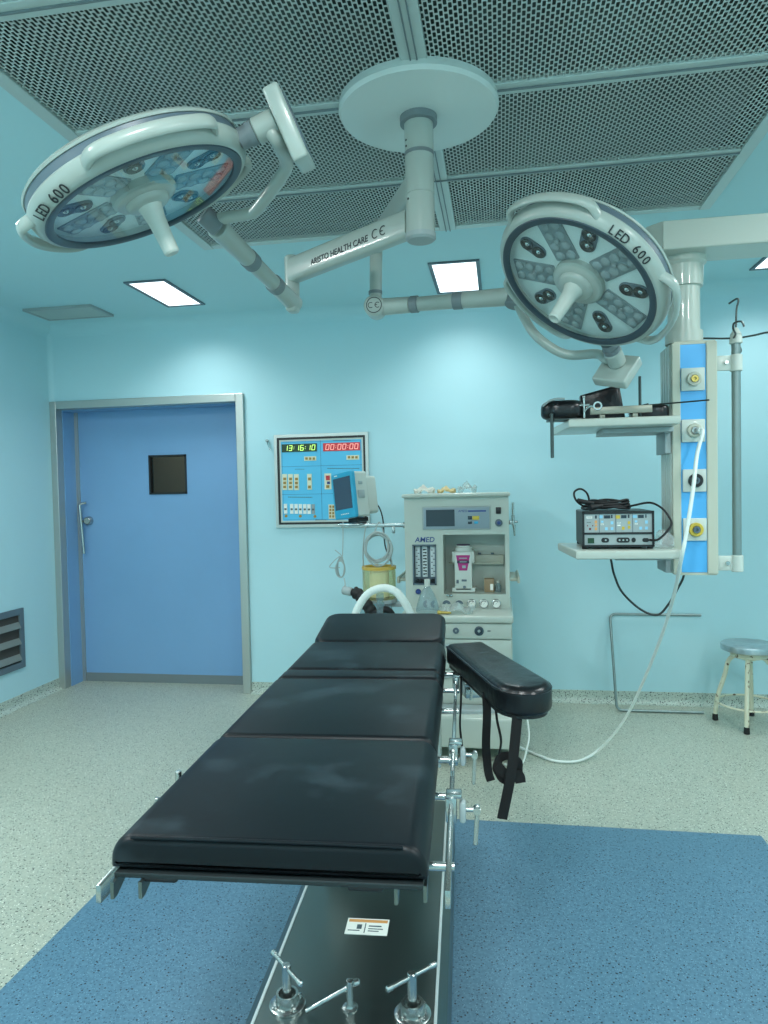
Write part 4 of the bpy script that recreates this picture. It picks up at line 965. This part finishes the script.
b = B(X); b.cyl((-.05, -.07, -.12), (-.05, -.07, -.02), .03); b.cyl((.06, -.075, -.13), (.06, -.075, -.02), .028); b.cyl((.0, -.085, -.15), (.0, -.085, .0), .018); b.box((-.09, -.075, -.07), (.05, .04, .05), .01); obj('valve_block', b, 'clear_plastic', t)
b = B(); pts = [at(394, 612, 4.2), at(396, 603, 4.2), at(390, 597, 4.2), at(385, 600, 4.2), at(381, 610, 4.2)]; 
obj('valve_hose', B().tube(spline([X @ Vector(p) for p in ((.10, -.09, -.16), (.09, -.10, -.08), (.05, -.11, -.05), (.01, -.11, -.09), (.0, -.11, -.16))], 6), .02, 12), 'black_rubber', t)
b = B(); hb = [at(352, 592, 4.12), at(358, 594, 4.11), at(364, 601, 4.10), at(371, 611, 4.10), at(378, 622, 4.10), at(381, 640, 4.12)]
path = spline(hb, 8); b.tube(path, .036, 14, scale=[(.6 if i < 4 else 1)*(1+.07*math.sin(i*1.7)) for i in range(len(path))])
bh = obj('breathing_hose', b, 'black_rubber', base=at(364, 601, 4.1)); obj('hose_connector', B().cyl(at(343, 590, 4.135), at(352, 592, 4.122), .026, .026, bev=.004), 'mid_grey', bh)
tag(bh, 'black rubber breathing hose with elbow left of the white arched hose', 'hose')
arc = [at(350, 640, 3.72), at(353, 622, 3.72), at(359, 606, 3.72), at(369, 593, 3.72), at(383, 588, 3.72), at(396, 592, 3.72), at(405, 603, 3.73), at(412, 617, 3.76), at(419, 634, 3.82)]
path = spline(arc, 14)
tag(obj('corrugated_hose', B().tube(path, .0215, 14, scale=[1+.035*math.sin(i*2.1) for i in range(len(path))]), 'white_hose', base=at(383, 588, 3.72)), 'white corrugated breathing hose arching up behind the head of the table', 'hose')
tag(obj('tube_connector', B().cyl(at(380, 620, 3.86), at(380, 600, 3.86), .019, .017).cyl(at(380, 606, 3.86), at(380, 602, 3.86), .025).cyl(at(380, 600, 3.86), at(380, 593, 3.86), .022), 'clear_plastic', base=at(380, 618, 3.86)), 'pale blue clear tube connector under the arch of the white hose', 'connector')

# patient monitor on the bar
mc = at(351, 520, 4.25); mc.z = zb_+.048
MMX = Matrix.Translation(mc) @ Matrix.Rotation(R(-40), 4, 'Z') @ Matrix.Rotation(R(-7), 4, 'Y')
t = thing('patient_monitor', 'patient monitor with blue bezel and dark screen on a bar beside the anaesthesia machine', 'monitor', MMX)
mw, mh, md = .208, .285, .165
b = B(MMX); b.slab(rrect(mw-.008, mh-.008, .014, 4, 0, mh/2), 0, md*.55, 0, 0, X=frame((0, md*.55-.02, 0), (1, 0, 0), (0, -1, 0))); b.slab(rrect(mw-.035, mh-.05, .02, 4, 0, mh/2-.005), 0, md*.5, .0, .02, X=frame((0, md, 0), (1, 0, 0), (0, -1, 0))); bd = obj('casing', b, 'white_plastic', t)
b = B(MMX); b.slab(rrect(mw, mh, .014, 4, 0, mh/2), 0, .026, .006, .002, X=frame((0, -.019, 0), (1, 0, 0), (0, -1, 0))); bz = obj('bezel', b, 'bezel_blue', t)
obj('screen', B(MMX).span((-mw/2+.018, -.0465, .058), (mw/2-.018, -.0452, mh-.030)), 'screen_off', bz, smooth=False)
b = B(MMX)
for k in range(5): b.box((-.03+k*.017, -.0455, .028), (.010, .003, .006), .001)
b.box((-.055, -.0455, mh-.014), (.03, .002, .006)); obj('key', b, 'paper', bz)
obj('side_socket', B(MMX).box((mw/2-.002, .02, .14), (.006, .05, .05), .002), 'mid_grey', bd); obj('side_socket', B(MMX).box((mw/2-.003, .02, .21), (.005, .03, .02), .002), 'mid_grey', bd)
b = B(MMX); b.span((-.03, .0, -.026), (.06, .09, -.0005), .003); obj('foot_plate', b, 'black_plastic', t)
# cables
random.seed(12)
b = B(); cc = at(378, 548, 4.235)
for k in range(6):
    pts = []
    for i in range(14):
        a = 2*PI*i/14; r1 = .070+.006*math.sin(k*2.1+i)+.003*k; pts.append(cc+Vector((r1*math.cos(a)+.004*k-.01, -.005*k+.004*math.sin(3*a), r1*1.15*math.sin(a)+.006*math.sin(k))))
    b.tube(spline(pts, 3, True), .0052, 7, True)
b.tube(spline([at(366, 526, 4.26), at(364, 538, 4.25), at(363, 555, 4.25), at(364, 575, 4.25), at(366, 590, 4.22)], 5), .004, 7)
b.tube(spline([at(388, 540, 4.25), at(392, 565, 4.25), at(394, 580, 4.25)], 5), .004, 7)
b.tube(spline([cc+Vector((-.03, -.01, .075)), cc+Vector((-.02, .03, .105)), Vector((cc.x, 4.295, zb_+.02)), cc+Vector((.02, .075, .105)), cc+Vector((.03, .01, .075))], 5), .004, 7)
tag(obj('monitor_cable', b, 'grey_cable', base=cc), 'thick grey coil of monitor cables hanging from the bar above the canister', 'cable')
b = B(); c2 = at(341, 567, 4.2)
b.tube(spline([at(343, 522, 4.25), at(343, 540, 4.2), at(342.5, 556, 4.2)], 4), .003, 6)
for k in range(5):
    pts = [c2+Vector(((.020+.002*k)*math.cos(a)+.004*math.sin(k*3), -.004*k, (.062-.003*k)*math.sin(a)-.003*k)) for a in [2*PI*i/12 for i in range(12)]]; b.tube(spline(pts, 3, True), .0032, 6, True)
b.tube(spline([at(335, 550, 4.19), at(340, 554, 4.19), at(343, 558, 4.19)], 4), .003, 6)
b.tube(spline([at(340, 556, 4.19), at(334, 561, 4.19), at(329.5, 567, 4.19), at(335, 568, 4.19), at(340, 567.5, 4.19)], 3), .003, 6)
b.tube(spline([at(344, 578, 4.19), at(345, 583, 4.17), at(345, 589, 4.14)], 4), .0035, 6)
tag(obj('sensor_cable', b, 'grey_cable', base=c2), 'thin bundled sensor lead hanging on a long wire below the patient monitor', 'cable')
tag(obj('mains_lead', B().tube(spline([at(374, 503, 4.36), at(379, 507, 4.37), at(383, 520, 4.40), at(385, 545, 4.42), at(391, 562, 4.42), at(394, 578, 4.42)], 6), .0045, 7), 'dark_cable', base=at(385, 545, 4.42)), 'dark lead curving down from the back of the patient monitor', 'cable')

# ------------------------------------------------------------------ surgeon's wall panel
q0, q1, q2 = Vector((-1.632, YB, 1.240)), Vector((-.928, YB, 1.240)), Vector((-1.632, YB, 1.922))
PW, PH = q1.x-q0.x, q2.z-q0.z
PM = frame((q0.x, YB-.001, q0.z), (1, 0, 0), (0, -1, 0))             # x right, y up, z out
t = thing('surgeon_control_panel', 'blue wall control panel with green clock and red timer displays', 'control panel', PM)
def fr4(b, x0, y0, x1, y1, w_, z0, z1): b.span((x0, y0, z0), (x0+w_, y1, z1)); b.span((x1-w_, y0, z0), (x1, y1, z1)); b.span((x0+w_, y0, z0), (x1-w_, y0+w_, z1)); b.span((x0+w_, y1-w_, z0), (x1-w_, y1, z1)); return b
obj('frame', fr4(B(PM), 0, 0, PW, PH, .022, 0, .018), 'aluminium', t, smooth=False)
obj('gasket', fr4(B(PM), .022, .022, PW-.022, PH-.022, .016, 0, .012), 'black_plastic', t, smooth=False)
obj('inner_border', fr4(B(PM), .038, .038, PW-.038, PH-.038, .012, 0, .010), 'white_plastic', t, smooth=False)
fc_ = obj('face', B(PM).span((.05, .05, 0), (PW-.05, PH-.05, .008)), 'panel_cyan', t, smooth=False)
pu = lambda x, y: (x-35-(y-40)*.035)/716*PW
pv = lambda x, y: PH-(y-40+(x-35)*.030)/722*PH
def pbox(b, x0, y0, x1, y1, z0=.008, z1=.010): b.span((pu(x0, (y0+y1)/2), pv((x0+x1)/2, y1), z0), (pu(x1, (y0+y1)/2), pv((x0+x1)/2, y0), z1)); return b
b = B(PM); b.span((PW/2-.004, .05, .008), (PW/2-.002, PH-.05, .0086)); b.span((.05, PH*.655, .008), (PW-.05, PH*.655+.002, .0086)); b.span((.05, PH*.355, .008), (PW-.05, PH*.355+.002, .0086)); fr4(b, .057, .057, PW-.057, PH-.057, .0015, .008, .0086); obj('divider_line', b, 'navy', fc_, smooth=False)
SEG = {'0': 'abcdef', '1': 'bc', '3': 'abgcd', '6': 'afgedc', '5': 'afgcd', ':': ''}
def seven(b, txt, x0, y0, x1, y1, z):
    ws = [.45 if c_ == ':' else 1 for c_ in txt]; u = (x1-x0)/sum(ws); x = x0; h = y1-y0
    for c_, w_ in zip(txt, ws):
        cx_, W2 = x+u*w_*.18, u*.62; tk = .0042
        sh = lambda yy: (yy-y0)*.14
        def quad(ax, ay, bx, by, ver):
            o = (tk/2, 0) if ver else (0, tk/2)
            vs = [(ax-o[0], ay-o[1]), (bx-o[0], by-o[1]), (bx+o[0], by+o[1]), (ax+o[0], ay+o[1])]
            lo_ = [b.bm.verts.new((p+sh(q), q, z)) for p, q in vs]; hi_ = [b.bm.verts.new((p+sh(q), q, z+.001)) for p, q in vs]
            b.bm.faces.new(lo_); b.bm.faces.new(hi_)
            for k in range(4): b.bm.faces.new((lo_[k], lo_[(k+1) % 4], hi_[(k+1) % 4], hi_[k]))
        if c_ == ':':
            for yy in (y0+h*.32, y0+h*.68): quad(x+u*w_*.35, yy, x+u*w_*.35+tk, yy, False)
        else:
            m_ = y0+h/2; L0, R0 = cx_, cx_+W2
            S = {'a': (L0, y1, R0, y1, 0), 'b': (R0, m_, R0, y1, 1), 'c': (R0, y0, R0, m_, 1), 'd': (L0, y0, R0, y0, 0), 'e': (L0, y0, L0, m_, 1), 'f': (L0, m_, L0, y1, 1), 'g': (L0, m_, R0, m_, 0)}
            for s_ in SEG[c_]: quad(*S[s_])
        x += u*w_
    return b
for nm, (x0, y0, x1, y1), bk, fg, tx in (('clock_display', (95, 108, 367, 170), 'led_green_back', 'led_green', '13:16:10'), ('timer_display', (413, 100, 692, 162), 'led_red_back', 'led_red', '00:00:00')):
    ds = obj(nm, pbox(B(PM), x0, y0, x1, y1, .008, .011), bk, t, smooth=False)
    X0, X1 = pu(x0, y0)+.012, pu(x1, y0)-.012; yc = (pv((x0+x1)/2, y0)+pv((x0+x1)/2, y1))/2
    obj('digits', seven(B(PM), tx, X0, yc-.018, X1, yc+.018, .0111), fg, ds, smooth=False)
def plate(x0, y0, x1, y1, btn, cols=None):
    k = obj('button_plate', pbox(B(PM), x0, y0, x1, y1, .008, .012), 'button_cream', t, smooth=False)
    for q in btn: obj('button', pbox(B(PM), *q[:4], .012, .015), q[4] if len(q) > 4 else 'tan', k, smooth=False)
plate(270, 205, 362, 238, [(280+i*28, 213, 298+i*28, 231) for i in range(3)])
plate(592, 196, 686, 230, [(602+i*28, 203, 620+i*28, 221) for i in range(3)])
for x in (104, 149, 195): plate(x, 342, x+36, 466, [(x+8, 370+31*i, x+29, 390+31*i) for i in range(3)])
plate(296, 340, 330, 462, [(303, 368, 324, 390), (303, 430, 324, 452)])
plate(428, 336, 478, 458, [(438, 352, 468, 388, 'red'), (448, 398, 470, 418, 'navy'), (442, 426, 466, 448)])
for i, x in enumerate((118, 166, 200, 233, 267, 299, 331)):
    k = obj('rocker_switch', pbox(B(PM), x, 574, x+25, 650, .008, .012), 'paper' if i < 6 else 'lens_grey', t, smooth=False)
    obj('rocker', pbox(B(PM), x+4, 608, x+21, 622, .012, .0135), 'ink_grey', k, smooth=False)
for x in (135, 245, 357): obj('jack', B(PM).lathe([(.011, .008), (.011, .012), (.006, .013), (0, .012)], 16, Matrix.Translation((pu(x, 668), pv(x, 668), 0))), 'tan', t)
plate(462, 574, 536, 685, [(468+22*i, 582+25*j, 482+22*i, 600+25*j) for i in range(3) for j in range(4)])
b = B(PM)
for x0, y0, x1, y1 in ((200, 302, 270, 306), (448, 294, 690, 300), (150, 518, 335, 524), (360, 693, 455, 699), (165, 84, 280, 88), (490, 80, 620, 84)):
    xx = x0
    while xx < x1: pbox(b, xx, y0, min(xx+11, x1), y1, .008, .0085); xx += 15
obj('legend', b, 'ink_grey', fc_, smooth=False)
pbq = thing('wall_hook', 'tiny metal hook on the wall left of the blue control panel', 'hook', at(268, 441, YB))
b = B(); hk = at(268, 441, YB); b.cyl(hk, hk+Vector((0, -.03, 0)), .010, bev=.002); obj('hook_peg', b, 'steel', pbq)
b = B(); b.tube(spline([hk+Vector((0, -.028, 0)), hk+Vector((.012, -.04, -.03)), hk+Vector((.03, -.045, -.07))], 4), .004, 6); obj('hook_wire', b, 'steel', pbq)

# ------------------------------------------------------------------ stool and leaning tube
SX, SY = 1.503, 4.62
SM = rotz((SX, SY, 0), 31)
t = thing('stool', 'round steel seated stool with chipped cream legs at the right edge', 'stool', SM)
obj('seat', B(SM).lathe([(0, .505), (.150, .508), (.158, .503), (.160, .496), (.160, .470), (.154, .466), (.148, .474), (0, .478)], 48), 'seat_steel', t)
b = B(SM); b.cyl((0, 0, .425), (0, 0, .4655), .105, bev=.004); b.cyl((0, 0, .405), (0, 0, .43), .04); b.span((-.11, -.008, .455), (.11, .008, .4655)); b.span((-.008, -.11, .455), (.008, .11, .4655)); obj('seat_bracket', b, 'chipped_paint', t)
for k in range(4):
    a = R(45+90*k-8); c_, s_ = math.cos(a), math.sin(a)
    pts = [(c_*.02, s_*.02, .43), (c_*.075, s_*.075, .425), (c_*.115, s_*.115, .385), (c_*.135, s_*.135, .30), (c_*.178, s_*.178, .15), (c_*.192, s_*.192, .03)]
    lg = obj('leg', B(SM).tube(spline(pts, 6), .0135, 12), 'chipped_paint', t)
    obj('rubber_foot', B(SM).cyl((c_*.192, s_*.192, .0005), (c_*.192, s_*.192, .042), .018, .016, bev=.003), 'black_rubber', lg)
obj('foot_ring', B(SM).tube([(.180*math.cos(2*PI*k/40), .180*math.sin(2*PI*k/40), .135) for k in range(40)], .0065, 8, True), 'chipped_paint', t)
def round_corners(P, r, n=5):
    out = [Vector(P[0])]
    for a, p, c_ in zip(P, P[1:], P[2:]):
        a, p, c_ = Vector(a), Vector(p), Vector(c_); u, v = (a-p).normalized(), (c_-p).normalized()
        for k in range(n+1): f = k/n; out.append((p+u*r)*(1-f)**2+p*2*f*(1-f)+(p+v*r)*f*f)
    out.append(Vector(P[-1])); return out
b = B(); P_ = [(1.319, YB-.022, .617), (.730, YB-.022, .620), (.742, 4.80, .0105), (1.285, 4.80, .0105)]
b.tube(round_corners(P_, .04), .0090, 10)
tag(obj('bent_steel_tube', b, 'pole_grey', base=Vector((.742, 4.8, 0))), 'bent steel tube frame leaning on the back wall beside the stool', 'tube frame')

# ------------------------------------------------------------------ light
def lamp(name, x, y, sx, sy, e, spr, z=H-.012):
    l = bpy.data.lights.new(name, 'AREA'); l.shape = 'RECTANGLE'; l.size = sx; l.size_y = sy; l.energy = e; l.color = (.955, 1.0, .985)
    o = bpy.data.objects.new(name, l); COL.objects.link(o); o.location = (x, y, z); l.spread = R(spr); return o
for x in (-2.13, -.245, 1.69):
    lamp('ceiling_lamp', x, 4.40, .24, .57, 7, 130)
    lamp('ceiling_lamp', x, .25, .24, .57, 48, 180)
for x in (-2.45, 1.95): lamp('ceiling_lamp', x, 2.35, .24, .57, 31, 180)
lamp('corridor_fill', -2.6, YB+.95, .3, .3, 16, 180, 2.5)  # unseen light added to brighten the corridor wall behind the door pane
w = bpy.data.worlds.new('world'); bpy.context.scene.world = w; w.use_nodes = True
w.node_tree.nodes['Background'].inputs[0].default_value = (.6, .8, .85, 1); w.node_tree.nodes['Background'].inputs[1].default_value = .05
bpy.context.scene.cycles.diffuse_bounces = 8
vs = bpy.context.scene.view_settings
vs.view_transform = 'Standard'; vs.look = 'None'; vs.gamma = 1; vs.use_curve_mapping = False; vs.exposure = 0.0
bpy.context.scene.display_settings.display_device = 'sRGB'
